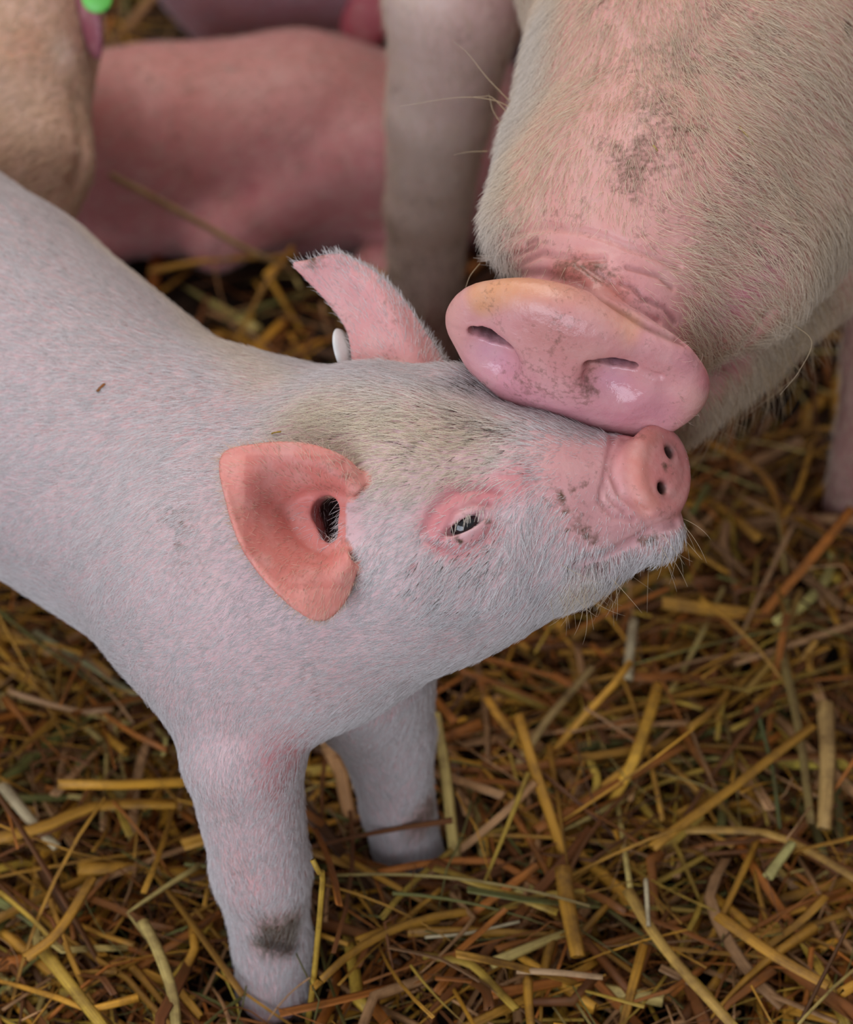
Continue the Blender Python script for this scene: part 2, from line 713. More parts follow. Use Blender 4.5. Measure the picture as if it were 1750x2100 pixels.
# head
Lh = unit([0.10, 0.85, -0.50]); Fh = unit([0.97, -0.12, 0.20]); Uh = unit(np.cross(Fh, Lh))
Lh = unit(np.cross(Uh, Fh))
AX = [Fh, Lh, Uh]
pg.ell(v(820, 985, -1.5), AX, (5.4, 4.3, 4.3), 2.0)
pg.cone(v(960, 1130, -0.6), v(1130, 1105, 0.0), 3.7, 2.9, 2.0)      # near cheek and jaw
pg.cone(v(900, 1010, -0.8), v(1080, 1010, 0.2), 4.1, 3.2, 1.6)
pg.cone(v(1080, 1010, 0.3), v(1270, 985, 0.6), 3.05, 1.85, 1.0)       # muzzle
pg.cone(v(1150, 1110, -0.2), v(1335, 1080, 0.4), 2.3, 1.35, 1.2)      # lower jaw
pg.ell(v(1240, 1030, 1.3), AX, (1.7, 1.3, 1.1), 0.7)                 # upper lip pad
pg.ell(v(930, 1020, 2.0), AX, (1.9, 1.2, 0.9), 1.0)                  # brow over the eye
pg.ell(v(930, 815, -1.2), AX, (1.6, 1.2, 1.2), 1.2)
pg.ell(v(790, 830, -2.2), AX, (1.9, 1.3, 1.3), 1.2)
pg.cone(v(870, 1160, 0.4), v(1000, 1150, 0.6), 3.0, 2.8, 1.5)         # jowl
# near foreleg
foot1 = onground(563, 2075)
foot2 = onground(838, 1800)
pg.chain([(v(485, 1320, -4.0), 3.7), (v(497, 1540, -3.7), 2.45)], 1.6)
pg.chain([(v(497, 1540, -3.7), 2.45), (v(535, 1780, -7.2), 2.0), (v(558, 1930, -9.8), 1.62)], 0.7)
pg.chain([(v(558, 1930, -9.8), 1.60), (foot1 + UPV * 1.6, 1.62)], 0.5)
# far foreleg
pg.chain([(v(740, 1380, -10.5), 3.5), (v(792, 1500, -13.0), 2.1), (v(815, 1650, -15.5), 1.55), (foot2 + UPV * 1.6, 1.55)], 0.5)
# hind legs and tail, beyond the picture
SIDE = unit(np.cross(B_DIR, UPV))
for s in (-1, 1):
    hipp = rump + SIDE * s * 4.2 - UPV * 2 - B_DIR * 1.0
    wh = to_world(hipp)[2] * 100
    kn = hipp - UPV * (wh - 11) - B_DIR * 1.5
    hk = hipp - UPV * (wh - 7.0) + B_DIR * 2.2
    ft = hipp - UPV * (wh - 1.6) + B_DIR * 1.0
    pg.chain([(hipp, 4.3), (kn, 2.7), (hk, 1.6), (ft, 1.4)], 1.2)
pg.chain([(rump + B_DIR * 7 + UPV * 2.5, 0.7), (rump + B_DIR * 9.5 + UPV * 3.5 + SIDE, 0.45), (rump + B_DIR * 10 + UPV * 1.5 + SIDE * 1.6, 0.35)], 0.6)
# snout disc
ND = unit(0.76 * Fh + 0.65 * Uh); MD = unit(np.cross(Lh, ND)) ; MD = MD if MD @ Uh > 0 else -MD
LD = unit(np.cross(ND, MD)); LD = LD if LD @ Lh > 0 else -LD
disc_c = v(1362, 966, 1.3)
DAX = [LD, MD, ND]
pg.ell(disc_c - ND * 0.25, DAX, (2.02, 1.62, 0.50), 0.15)
def ring_pts(c, ax, a, b, off, t0_=0, t1_=2 * math.pi, n=25, sq=0.0):
    t = np.linspace(t0_, t1_, n)
    return np.array([c + ax[0] * a * math.cos(x) + ax[1] * b * math.sin(x) + ax[2] * off for x in t])
rp = ring_pts(disc_c - ND * 0.32, DAX, 1.72, 1.30, 0.0)
pg.tube(rp, 0.40, 0.2)
for s in (-1, 1):
    c = disc_c + LD * (s * 0.88) + MD * 0.02
    pg.cone(c + ND * 0.5 - LD * s * .22 - MD * .22, c + ND * 0.5 + LD * s * .16 + MD * .2, 0.24, 0.20, 0.25, 's')
    pg.cone(c + ND * 0.3, c - ND * 1.2 - LD * s * 0.2, 0.27, 0.18, 0.18, 's')
# eye: lids bulge round the ball, a narrow slit is cut through
eye_p, _ = pg.pick([955], [1076])
eye_n = gradient(pg, eye_p)[0]; eye_n /= np.linalg.norm(eye_n)
eye_c = eye_p[0] - eye_n * 0.52
sl = unit([0.90, 0.46, 0.0]); sl = unit(sl - eye_n * (sl @ eye_n)); su = unit(np.cross(eye_n, sl))
if su[1] < 0: su = -su
pg.ell(eye_c, [sl, su, eye_n], (1.25, 0.95, 0.86), 0.4)
pg.late = [('s', d_ell, (eye_c + eye_n * 0.75, [unit(sl), su, eye_n], (0.98, 0.25, 0.66)), 0.10)]

# the near ear, an open cup
NU = 9
near_rim = vs((752, 985, 2.2), (700, 940, 2.7), (620, 915, 2.9), (530, 918, 3.0), (463, 940, 2.9), (474, 1030, 3.5), (505, 1120, 3.8), (560, 1195, 4.0), (622, 1250, 3.9), (668, 1264, 3.5), (708, 1225, 3.0), (730, 1165, 2.6))
near_mid = vs((735, 1005, 2.2), (690, 972, 2.4), (630, 955, 2.4), (565, 962, 2.3), (515, 985, 2.7), (520, 1045, 2.5), (545, 1110, 2.6), (590, 1165, 2.9), (633, 1195, 3.1), (665, 1200, 2.9), (695, 1180, 2.6), (716, 1145, 2.3))
near_in = vs((722, 1015, 1.8), (688, 1000, 1.7), (645, 1000, 1.4), (605, 1010, 1.2), (580, 1035, 1.1), (585, 1065, 1.1), (605, 1100, 1.3), (635, 1130, 1.6), (660, 1145, 1.9), (680, 1145, 1.9), (697, 1130, 1.8), (708, 1115, 1.7))
near_root = vs((712, 1035, 0.6), (695, 1030, 0.4), (672, 1030, 0.1), (655, 1040, -0.1), (645, 1060, -0.1), (650, 1075, 0.0), (660, 1095, 0.1), (672, 1105, 0.2), (682, 1108, 0.4), (692, 1108, 0.5), (700, 1100, 0.6), (706, 1090, 0.6))
for _r, _dz in ((near_root, 0.9), (near_in, 1.6), (near_mid, 1.7), (near_rim, 1.2)):
    _r[:, 2] += _dz
near_ear = Sheet([near_root, near_in, near_mid, near_rim], 0.13, nu=60, nv=24)
pg.sheets.append((near_ear, 0.25))
pg.late.append(('s', d_cone, (v(676, 1052, 2.6), v(716, 1040, -1.0), 0.70, 0.4), 0.35))
pg.late.append(('s', d_cone, (v(688, 1092, 2.6), v(722, 1070, -1.0), 0.66, 0.4), 0.35))

# the far ear, upright and turned back, a long shallow trough
far_ear = Sheet([
    vs((738, 800, -3.2), (800, 790, -2.2), (870, 790, -2.0), (930, 800, -3.0)),
    vs((728, 740, -3.6), (785, 735, -2.9), (850, 735, -2.6), (905, 742, -3.6)),
    vs((716, 675, -4.0), (755, 672, -3.5), (810, 665, -3.0), (862, 675, -3.6)),
    vs((680, 622, -4.2), (720, 618, -3.9), (770, 600, -3.3), (818, 612, -3.6)),
    vs((640, 578, -4.2), (672, 570, -4.0), (715, 553, -3.6), (765, 562, -3.6)),
    vs((606, 543, -4.0), (634, 538, -3.9), (668, 528, -3.7), (700, 526, -3.7))], 0.13, nu=24, nv=40)
pg.sheets.append((far_ear, 0.3))

base_pg = pg
def line_on(body, *pts):
    a = np.array(pts, float)
    # densify, then drop on the surface
    t = np.linspace(0, len(a) - 1, (len(a) - 1) * 4 + 1)
    i = np.minimum(t.astype(int), len(a) - 2); f = (t - i)[:, None]
    b = a[i] * (1 - f) + a[i + 1] * f
    return body.pick(b[:, 0], b[:, 1])[0]


mouth = line_on(pg, (1388, 1074), (1345, 1084), (1295, 1112), (1240, 1138), (1185, 1152))
pg.groove(mouth, 0.16, 0.40)
pg.groove(line_on(pg, (1282, 898), (1262, 930), (1256, 975), (1272, 1012), (1300, 1035), (1325, 1048)), 0.12, 0.30)
pg.groove(line_on(pg, (1256, 895), (1248, 940), (1240, 985), (1252, 1022), (1285, 1052)), 0.10, 0.22)
pg.groove(line_on(pg, (1235, 1000), (1232, 1030), (1262, 1060), (1300, 1066)), 0.11, 0.22)
pg.groove(line_on(pg, (870, 1090), (890, 1040), (935, 1005), (990, 1000), (1030, 1010)), 0.16, 0.12)
pg.groove(line_on(pg, (905, 1105), (930, 1050), (975, 1030), (1010, 1035)), 0.08, 0.10)
pg.groove(line_on(pg, (880, 1110), (935, 1135), (990, 1110), (1015, 1080)), 0.12, 0.08)

PX = axis_coords(-46, 16, -10, 13.5, 0.11, 0.40)
PY = axis_coords(-27, 34, -6, 12, 0.11, 0.35)
PZ = axis_coords(-42, 9, -5, 6.5, 0.11, 0.35)
V, Q, N = sculpt(pg, PX, PY, PZ)

hit = lambda *pts: pg.pick([p[0] for p in pts], [p[1] for p in pts])[0]
ear_in = np.concatenate([near_mid, near_in, near_rim])


def ear_d(sheet, P):
    d = np.full(len(P), 9.0)
    m = ((P > sheet.lo) & (P < sheet.hi)).all(1)
    for i in np.nonzero(m)[0]:
        r = sheet.bvh.find_nearest(Vector(P[i]), 2.0)
        if r[3] is not None: d[i] = r[3]
    return d


en = ear_d(near_ear, V)
ef = ear_d(far_ear, V)
inner = (en < 0.35) & (N[:, 2] > 0.0)
# the inner face of the near ear looks to the viewer's side
C = np.tile(lin([222, 188, 188]), (len(V), 1))
PINK = lin([224, 160, 158]); ROSE = lin([214, 130, 132]); SALMON = lin([226, 142, 124]); PALE = lin([228, 196, 186])
paint(C, V, hit((1150, 960), (1260, 960)), 3.2, PINK, 0.9)
paint(C, V, hit((1180, 1060), (1300, 1080)), 2.2, PINK, 0.8)
paint(C, V, disc_c, 2.9, lin([222, 140, 134]), 1.0, 0.5)
paint(C, V, rp[3:12], 0.8, lin([232, 160, 128]), 0.7)
paint(C, V, hit((890, 1080), (930, 1020), (1000, 1010), (1060, 990)), 1.2, ROSE, 0.95)
paint(C, V, hit((900, 1120), (960, 1130), (1010, 1090)), 0.9, ROSE, 0.9)
paint(C, V, hit((330, 780), (420, 820)), 4.0, PINK, 0.5)
paint(C, V, hit((600, 1600), (585, 1560)), 2.6, ROSE, 0.85)
paint(C, V, hit((520, 1850), (500, 1780)), 2.0, PINK, 0.5)
C[en < 0.30] = lin([234, 152, 138])
bw = np.clip(1.5 - en, 0, 1) * (N[:, 2] > 0.1) * (np.abs(V - v(640, 1070, 2.6)).max(1) < 2.6) * (V[:, 0] < v(712, 0, 2)[0])
C += (lin([220, 132, 120]) - C) * np.clip(bw * 1.6, 0, 1)[:, None]
C[(ef < 0.30)] = lin([224, 160, 158])
paint(C, V, v(690, 1010, 1.6), 1.8, lin([205, 120, 130]), 0.7)
for s in (-1, 1):
    paint(C, V, disc_c + LD * (s * 0.88) - ND * 0.35, 0.75, lin([70, 36, 26]), 1.0, 0.5)
paint(C, V, v(672, 1066, 2.0), 1.6, lin([206, 116, 112]), 0.8, 0.3)
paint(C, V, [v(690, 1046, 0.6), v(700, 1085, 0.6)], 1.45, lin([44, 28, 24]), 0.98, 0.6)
paint(C, V, hit((845, 1163)), 0.25, lin([190, 60, 60]), 0.9)
paint(C, V, mouth, 0.25, lin([140, 84, 86]), 0.7)
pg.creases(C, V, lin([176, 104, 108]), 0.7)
D = np.zeros(len(V))
for pts, r, s in (
        (hit((555, 1915), (600, 1900), (590, 1940), (545, 1930)), 1.2, 1.05),
        (hit((870, 1680), (880, 1650)), 1.4, 0.7),
        (hit((1150, 1010), (1158, 1050)), 0.30, 0.7), (hit((1175, 1000), (1205, 990)), 0.30, 0.5),
        (hit((1185, 1080), (1215, 1110)), 0.45, 0.6), (hit((1163, 1088)), 0.2, 1.2),
        (hit((935, 1105), (945, 1112)), 0.22, 1.1), (hit((1000, 1070)), 0.25, 0.9),
        (hit((880, 830), (960, 860)), 1.2, 0.4), (hit((1000, 800), (960, 790)), 0.9, 0.8), (hit((1020, 880), (1000, 870)), 0.9, 0.7),
        (hit((380, 1100), (360, 1060)), 2.0, 0.35), (hit((1320, 1110), (1345, 1100)), 0.5, 0.75),
        (v(480, 935, 3.5), 0.8, 0.9), (v(520, 925, 4.0), 0.4, 0.8), (v(640, 530, -3.7), 1.0, 0.6), (v(500, 1080, 3.4), 1.2, 0.45), (v(660, 1020, 1.2), 0.9, 0.5),
        (disc_c + ND * 0.3 + MD * 0.2, 0.35, 0.75), (disc_c - LD * 1.8 - MD * 1.1, 0.5, 0.8)):
    paint(D, V, pts, r, s, 1.0)
WET = np.zeros(len(V))
paint(WET, V, disc_c, 2.4, 0.35, 1.0)
paint(WET, V, eye_c + eye_n * 0.5, 1.0, 0.8, 1.0)

og = to_world(foot1); og[2] = 0.0
piglet = empty('piglet', Vector(og))
tag(piglet, 'young white pig with raised snout, standing in front, its forehead nuzzled', 'piglet')
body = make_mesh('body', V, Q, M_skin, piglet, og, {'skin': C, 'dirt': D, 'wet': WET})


def ball(name, c, r, mat, parent, origin, ax=None, n=40):
    th = np.linspace(0, math.pi, n); ph = np.linspace(0, 2 * math.pi, 2 * n, endpoint=False)
    ax = np.eye(3) if ax is None else np.array(ax)
    r = np.ones(3) * r
    T, Ph = np.meshgrid(th, ph, indexing='ij')
    S = np.stack([np.sin(T) * np.cos(Ph) * r[0], np.sin(T) * np.sin(Ph) * r[1], np.cos(T) * r[2]], -1).reshape(-1, 3)
    i = np.arange(n * 2 * n).reshape(n, 2 * n)
    j = np.roll(i, -1, 1)
    Qs = np.stack([i[:-1], i[1:], j[1:], j[:-1]], -1).reshape(-1, 4)
    return make_mesh(name, c + S @ ax, Qs, mat, parent, origin)


ball('eye', eye_c, 0.66, M_eye, piglet, og)
# cloven hooves
def hoof(ft, fwd, parent, origin, size=1.0):
    hb = Body()
    sd = unit(np.cross(fwd, UPV))
    for s in (-1, 1):
        a = ft + sd * s * 0.72 * size + UPV * 1.5 * size
        b = ft + sd * s * 0.72 * size + fwd * 1.1 * size + UPV * 0.45 * size
        hb.cone(a, b, 0.85 * size, 0.48 * size, 0.2)
    hb.grooves = []
    m = ft + fwd * 0.3
    R_ = 3.2 * size
    g = [np.arange(m[i] - R_, m[i] + R_, 0.2 * size) for i in range(3)]
    g = [x[:len(x) - (len(x) - 1) % 8] for x in g]
    V_, Q_, N_ = sculpt(hb, *g)
    return make_mesh('hoof', V_, Q_, M_hoof, parent, origin)


FWD = unit([0.6, -0.45, 0.62]); FWD = unit(FWD - UPV * (FWD @ UPV))
for f in (foot1, foot2):
    hoof(f, FWD, piglet, og, 0.95)

# ear tag, an oval white disc clipped through the far ear
tb = Body()
tag_c = v(717, 722, -4.1)
ta = unit([-0.30, 0.93, 0.1]); tn = unit([0.90, 0.30, 0.38]); tn = unit(tn - ta * (tn @ ta)); tw = np.cross(ta, tn)
th = np.linspace(0, 2 * math.pi, 49)[:-1]
tv = []; tq = []
prof = [(0.0, 0.10), (0.8, 0.10), (0.95, 0.07), (1.0, 0.0), (0.95, -0.07), (0.8, -0.10), (0.0, -0.10)]
for rr, hh in prof:
    for x in th:
        bend = -0.25 * rr * rr
        tv.append(tag_c + ta * 1.12 * rr * math.cos(x) + tw * 1.0 * rr * math.sin(x) + tn * (hh + bend))
for i in range(len(prof) - 1):
    for j in range(48):
        tq.append((i * 48 + j, i * 48 + (j + 1) % 48, (i + 1) * 48 + (j + 1) % 48, (i + 1) * 48 + j))
tago = make_mesh('ear_tag', np.array(tv), np.array(tq), M_white, piglet, og)
tago['label'] = 'white plastic tag'

# ---- coat
fieldp = Field(pg, [
    (60, 500, -.8, -.5), (60, 900, -.9, .1), (60, 1150, -.9, .4), (250, 650, -.9, -.3), (250, 1000, -.95, .3), (250, 1250, -.9, .5),
    (400, 760, -.9, -.2), (420, 900, -.9, .1), (400, 1200, -.8, .5), (480, 1350, -.7, .6), (600, 1330, -.9, .35), (760, 1350, -.95, .2), (900, 1320, -.95, .15), (1000, 1280, -.9, .2),
    (560, 860, -1, 0), (700, 850, -1, -.1), (800, 820, -1, .1), (900, 860, -1, .15), (850, 940, -1, .15), (760, 900, -1, .1),
    (1000, 900, -1, .1), (1050, 950, -.8, .3), (1100, 900, -1, .0), (1120, 950, -.9, .3), (1200, 930, -.9, .1), (960, 970, -.9, .35), (800, 1040, -.8, .5), (840, 1120, -.75, .6),
    (780, 1180, -.7, .7), (900, 1200, -.7, .7), (1000, 1180, -.6, .7), (1080, 1080, -.3, .9), (1100, 1180, -.5, .8), (1180, 1140, -.35, .9), (1060, 1020, -.6, .7),
    (1200, 1190, -.4, .85), (1300, 1150, -.2, .9), (1370, 1110, .1, .95), (1340, 1060, .1, .9), (1250, 1020, -.4, .7), (880, 1050, -.5, .3), (1010, 1050, -.4, .7),
    (500, 1500, -.4, .85), (480, 1650, -.1, 1), (560, 1650, -.2, 1), (540, 1850, 0, 1), (560, 2000, 0, 1), (620, 1500, -.6, .7), (820, 1550, 0, 1), (840, 1700, 0, 1),
])
paintf = lambda arr, pts, r, val, s=1.0, hard=0.0: paint(arr, V, pts, r, val, s, hard)
dens = np.full(len(V), 155.0)
length = np.full(len(V), 0.62)
tint = np.tile(lin([236, 232, 232]), (len(V), 1))
BE = lin([252, 236, 204])
for pts, r, s in ((hit((650, 860), (800, 880), (950, 900)), 3.6, 0.8), (hit((760, 960), (900, 980)), 2.6, 0.5), (hit((560, 780), (400, 640), (200, 500)), 2.4, 0.5), (hit((1350, 1150), (1200, 1200)), 1.6, .4)):
    paint(tint, V, pts, r, BE, s)
paint(length, V, hit((950, 1200), (1150, 1180), (1330, 1140)), 3.0, 0.85, 1.0)
paint(length, V, hit((700, 850), (960, 860)), 3.0, 0.9, 1.0)
paint(length, V, hit((1000, 790), (960, 790)), 1.2, 1.1, 1.0)
paint(length, V, hit((400, 1200), (600, 1350), (500, 1700)), 7.0, 0.42, 0.9)
paint(dens, V, hit((300, 1200), (600, 1300)), 6.0, 180.0, 0.8)
# nearly bare: nose, lids, ear insides
paint(dens, V, hit((1190, 970), (1280, 960)), 2.0, 14.0, 1.0, 0.3)
paint(length, V, hit((1190, 970), (1280, 960)), 2.2, 0.3, 1.0, 0.3)
paint(dens, V, hit((1215, 1060), (1290, 1075)), 1.5, 22.0, 1.0, 0.3)
paint(length, V, hit((1215, 1060), (1290, 1075)), 1.5, 0.3, 1.0, 0.3)
paint(dens, V, disc_c, 2.45, 0.0, 1.0, 0.86)
paint(dens, V, rp, 0.55, 9.0, 1.0, 0.6)
paint(length, V, disc_c, 2.7, 0.17, 1.0, 0.7)
paint(dens, V, hit((900, 1060), (940, 1030), (990, 1030)), 1.0, 26.0, 1.0, 0.4)
paint(dens, V, hit((1040, 1000), (1060, 980)), 0.9, 50.0, 1.0, 0.4)
paint(dens, V, eye_c + eye_n * 0.7, 0.85, 4.0, 1.0, 0.7)
paint(length, V, eye_c + eye_n * 0.6, 1.6, 0.3, 1.0, 0.2)
for pts, r, tc_, ds in ((hit((560, 1890), (600, 1880), (585, 1925), (550, 1930)), 1.3, [140, 124, 104], 80.0), (hit((575, 1935), (555, 1925), (600, 1935)), 0.6, [60, 48, 46], 70.0), (hit((865, 1680), (880, 1650)), 1.4, [130, 112, 90], 60.0)):
    paint(tint, V, pts, r, lin(tc_), 0.95, 0.3)
    paint(dens, V, pts, r, ds, 0.9, 0.3)
dens[en < 0.30] = 26; length[en < 0.30] = 0.5; tint[en < 0.3] = lin([245, 215, 190])
paint(dens, V, v(672, 1066, 2.2), 1.6, 22.0, 1.0, 0.6)
paint(dens, V, [v(676, 1046, 2.4), v(716, 1046, -1.0), v(716, 1085, -1.0), v(686, 1090, 2.2)], 1.0, 0.0, 1.0, 0.7)
paint(dens, V, hit((722, 1035), (728, 1060), (726, 1088)), 0.75, 12.0, 1.0, 0.5)
paint(dens, V, [v(716, 1035, 1.8), v(722, 1085, 1.8)], 0.9, 25.0, 1.0, 0.5)
dens[(bw > 0.3) & (en > 0.3)] = 18
back = (en < 0.3) & (N[:, 2] < 0.1)
dens[back] = 60
dens[ef < 0.30] = 36; length[ef < 0.3] = 0.45
# earfar: thick fringe on the outer edge
paint(dens, V, vs((700, 526, -3.7), (765, 560, -3.6), (820, 612, -3.6), (865, 676, -3.6), (905, 742, -3.6), (935, 790, -3.2)), 0.9, 170.0, 1.0)
dens *= 1 - 0.6 * np.clip((-V[:, 0] - 20) / 8, 0, 1)
dens[to_world(V)[:, 2] < 0.02] = 0
fdir = lambda P: fieldp(P)
earbase_n = v(720, 1060, 1.0); earbase_f = v(850, 800, -2.6)


def piglet_dir(P):
    D_ = fieldp(P)
    # on the ears the hair runs outwards from the root
    for sh, rt in ((near_ear, earbase_n), (far_ear, earbase_f)):
        m = ((P > sh.lo + 0.6) & (P < sh.hi - 0.6)).all(1)
        ii = np.nonzero(m)[0]
        for i in ii:
            r_ = sh.bvh.find_nearest(Vector(P[i]), 0.35)
            if r_[3] is not None:
                D_[i] = unit(P[i] - rt)
    return D_


radv = np.ones(len(V))
paint(radv, V, hit((700, 860), (900, 900), (1050, 950)), 4.0, 1.4, 1.0, 0.3)
paint(radv, V, hit((850, 1120), (1000, 1170), (1200, 1160), (1340, 1110)), 3.6, 1.4, 1.0, 0.3)
head_m = (radv - 1) / 0.4
dens *= 1 - 0.30 * head_m
coat = grow('coat', V, Q, N, dens, length, tint, piglet_dir, piglet, og, seed=3, radius=0.0088, radv=radv, lift=0.32, clump=0.12, jitter=0.16)
coat['kind'] = 'stuff'
# dirty bristles, brown tips on brow and poll
d2 = np.zeros(len(V))
for pts, r, s in ((hit((700, 860), (760, 870), (900, 880)), 1.8, 8), (hit((850, 930), (950, 950)), 1.6, 12), (hit((960, 870), (1030, 890)), 0.9, 45), (hit((950, 800), (1000, 800)), 0.7, 60), (hit((1050, 940)), 1.0, 20),
                  (hit((950, 1130), (1000, 1150)), 1.2, 22), (hit((1180, 1150), (1230, 1150)), 0.5, 40), (hit((890, 1200)), 2.0, 8)):
    paint(d2, V, pts, r, float(s), 1.0)
d2[en < 0.35] = 0
dark = grow('soiled_bristles', V, Q, N, d2, length * 0.75, np.tile(lin([70, 48, 32]), (len(V), 1)), fieldp, piglet, og, seed=4, radius=0.012, lift=0.32, clump=0.12, jitter=0.16)
dark['kind'] = 'stuff'
# long chin whiskers
d3 = np.zeros(len(V))
paint(d3, V, hit((1150, 1200), (1250, 1195), (1330, 1160), (1380, 1110)), 1.2, 5.0, 1.0)
paint(d3, V, hit((1400, 1050), (1395, 1075)), 0.6, 6.0, 1.0)
wh = grow('whiskers', V, Q, N, d3, np.full(len(V), 1.7), np.tile(lin([215, 190, 150]), (len(V), 1)), lambda P: np.tile(unit([0.25, -0.95, 0.1]), (len(P), 1)), piglet, og, seed=5, radius=0.010, lift=0.7, jitter=0.35, npts=7)
wh['kind'] = 'stuff'
lash = []
for k in range(26):
    t_ = rng.uniform(-0.95, 0.95)
    a_ = eye_c + eye_n * 0.83 + sl * t_ + su * (0.30 * math.sqrt(max(0, 1 - t_ * t_ * 0.9)) + rng.normal(0, 0.04))
    d_ = unit(-su * 0.75 - sl * rng.uniform(0.2, 0.8) + eye_n * rng.uniform(0.2, 0.5))
    L_ = rng.uniform(0.28, 0.6)
    tt_ = np.linspace(0, 1, 6)[:, None]
    lash.append(a_ + d_ * L_ * tt_ + eye_n * 0.14 * tt_ * (1 - tt_))
lash = np.array(lash)
hair_object('eyelashes', lash, 0.009 * (1 - 0.6 * np.linspace(0, 1, 6))[None].repeat(len(lash), 0), np.tile(lin([245, 236, 220]), (len(lash), 1)), piglet, og, M_hair)['kind'] = 'stuff'

# ================================================================== the sow
sw = Body()
As = unit([0.955, -0.27, 0.10]); Ns = unit([-0.22, -0.62, 0.75]); Ns = unit(Ns - As * (Ns @ As)); Ms = unit(np.cross(Ns, As))
Ms = Ms if Ms[1] > 0 else -Ms
SAX = [As, Ms, Ns]
sd_c = v(1192, 738, 2.2)
sw.cone(v(1250, 640, -1.8), v(1330, 440, -4.6), 4.0, 5.9, 1.0)
sw.cone(v(1330, 440, -4.6), v(1435, 190, -9.0), 5.9, 7.55, 1.2)
sw.cone(v(1435, 190, -9.0), v(1520, -60, -14.0), 7.55, 9.2, 1.2)
sw.cone(v(1105, 460, -3.4), v(1172, 330, -7.0), 2.2, 3.0, 0.6)         # lip bulge on the far side
sw.cone(v(1215, 300, -7.0), v(1290, 60, -11), 3.6, 3.7, 0.8)
sw.cone(v(1370, 670, -2.6), v(1490, 530, -4.2), 2.1, 3.5, 1.4)         # upper lip, near side
sw.cone(v(1490, 530, -4.2), v(1545, 400, -7.5), 3.5, 4.4, 1.4)
sw.cone(v(1550, 400, -7.5), v(1640, 130, -12.5), 4.4, 6.2, 2.0)
sw.cone(v(1385, 815, -8.0), v(1490, 680, -11.5), 1.9, 2.7, 0.2)         # lower jaw
sw.cone(v(1490, 680, -11.5), v(1610, 500, -16), 2.7, 4.2, 0.2)
sw.cone(v(1610, 500, -16), v(1730, 200, -21), 4.2, 7.5, 0.4)
head_back = v(1520, -120, -17)
neck_w = wcm(14, 48, 47)
sw.cone(head_back, neck_w, 10.5, 15.0, 3.0)
sw.cone(neck_w, wcm(14, 72, 56), 15.0, 22.0, 3.0)
sw.cone(wcm(14, 72, 56), wcm(14, 150, 56), 22.0, 24.0, 3.0)
sw.cone(wcm(14, 150, 56), wcm(14, 170, 54), 24.0, 21.0, 3.0)
# forelegs
l1 = onground(868, 775); l2 = onground(1792, 1095)
def column(f, top, r0, r1, rt, k=2.0):
    a = f + UPV * 1.5; b = f + UPV * 9; c = f + UPV * 22
    sw.chain([(a, r0 * 1.05), (b, r0), (c, r1)], 0.5)
    sw.cone(c, top, r1, rt, k)
l1t = v(938, -20, 0)
f1c = l1 + UPV * 1.5
sw.chain([(l1 + UPV * 1.8, 2.5), (l1 + UPV * 6 , 2.15), (l1 + UPV * 12 + np.array([0.3, 0, 0]), 2.4), (l1 + UPV * 18 + np.array([0.9, 0, 0]), 2.9), (l1 + UPV * 26 + np.array([1.9, 0, 0]), 3.7)], 0.6)
sw.cone(l1 + UPV * 26 + np.array([1.9, 0, 0]), wcm(5, 62, 46), 3.7, 10, 2.0)
sw.chain([(l2 + UPV * 1.8, 3.0), (l2 + UPV * 6, 2.7), (l2 + UPV * 12, 2.8), (l2 + UPV * 22, 3.3)], 0.6)
sw.cone(l2 + UPV * 22, wcm(24, 58, 46), 3.3, 10, 2.0)
hl = [wcm(4, 158, 1.8), wcm(25, 160, 1.8)]
for h_ in hl:
    sw.chain([(h_, 2.6), (h_ + UPV * 10, 2.3), (h_ + UPV * 18 + wcm(0, 6, 25) - wcm(0, 0, 25), 3.0), (h_ + UPV * 34, 7.5)], 0.8)
    sw.cone(h_ + UPV * 34, wcm(14, 155, 55), 7.5, 14, 3)
# ears beyond the top of the picture, hanging forward at the sides
for s, b0, e0 in ((-1, v(1200, -190, -13), v(1010, -300, -12)), (1, v(1850, -120, -15), v(2080, -60, -12))):
    b1 = b0 + (e0 - b0) * 2.2 + np.array([0, 1.0, -1])
    sw.ell(0.5 * (b0 + b1), [unit(b1 - b0), unit(np.cross(unit(b1 - b0), UPV)), unit(np.cross(unit(b1 - b0), np.cross(unit(b1 - b0), UPV)))], (8.0, 5.2, 0.9), 1.0)
# snout disc: a broad shield with a raised upper rim
def sd(a, m, n=0.0):
    return sd_c + As * a + Ms * m + Ns * n
def smooth_line(p, n=26):
    return Sheet.cr(np.array(p)[:, None, :], n)[:, 0]
def inset(lst, r=0.55):
    out = []
    for a, m, n in lst:
        d = np.array([a + 0.4, m + 0.8]); L = np.linalg.norm(d)
        d *= (L - r) / L
        out.append(sd(d[0] - 0.4, d[1] - 0.8, n))
    return out
sw.ell(sd(-0.4, -0.8, -0.95), SAX, (4.7, 3.2, 1.75), 0.8)
top_l = inset([(-5.5, 0.0, -0.85), (-5.3, 1.1, -0.7), (-4.5, 1.85, -0.55), (-3.2, 2.5, -0.42), (-1.76, 2.7, -0.36), (-0.22, 2.45, -0.36), (1.37, 2.05, -0.42), (3.0, 1.65, -0.55), (4.1, 1.15, -0.7), (4.75, 0.35, -0.85), (4.95, -0.6, -0.95)])
low_l = inset([(-5.5, 0.0, -0.85), (-5.4, -0.6, -0.9), (-4.7, -1.5, -0.95), (-3.55, -2.72, -1.0), (-2.27, -3.63, -1.1), (-0.45, -4.2, -1.1), (1.46, -4.3, -1.1), (3.57, -3.6, -1.1), (4.6, -2.4, -1.05), (5.0, -1.4, -1.0), (4.95, -0.6, -0.95)])
rim = smooth_line(top_l, 30); low = smooth_line(low_l, 34)
sw.tube(rim, 0.62, 0.8)
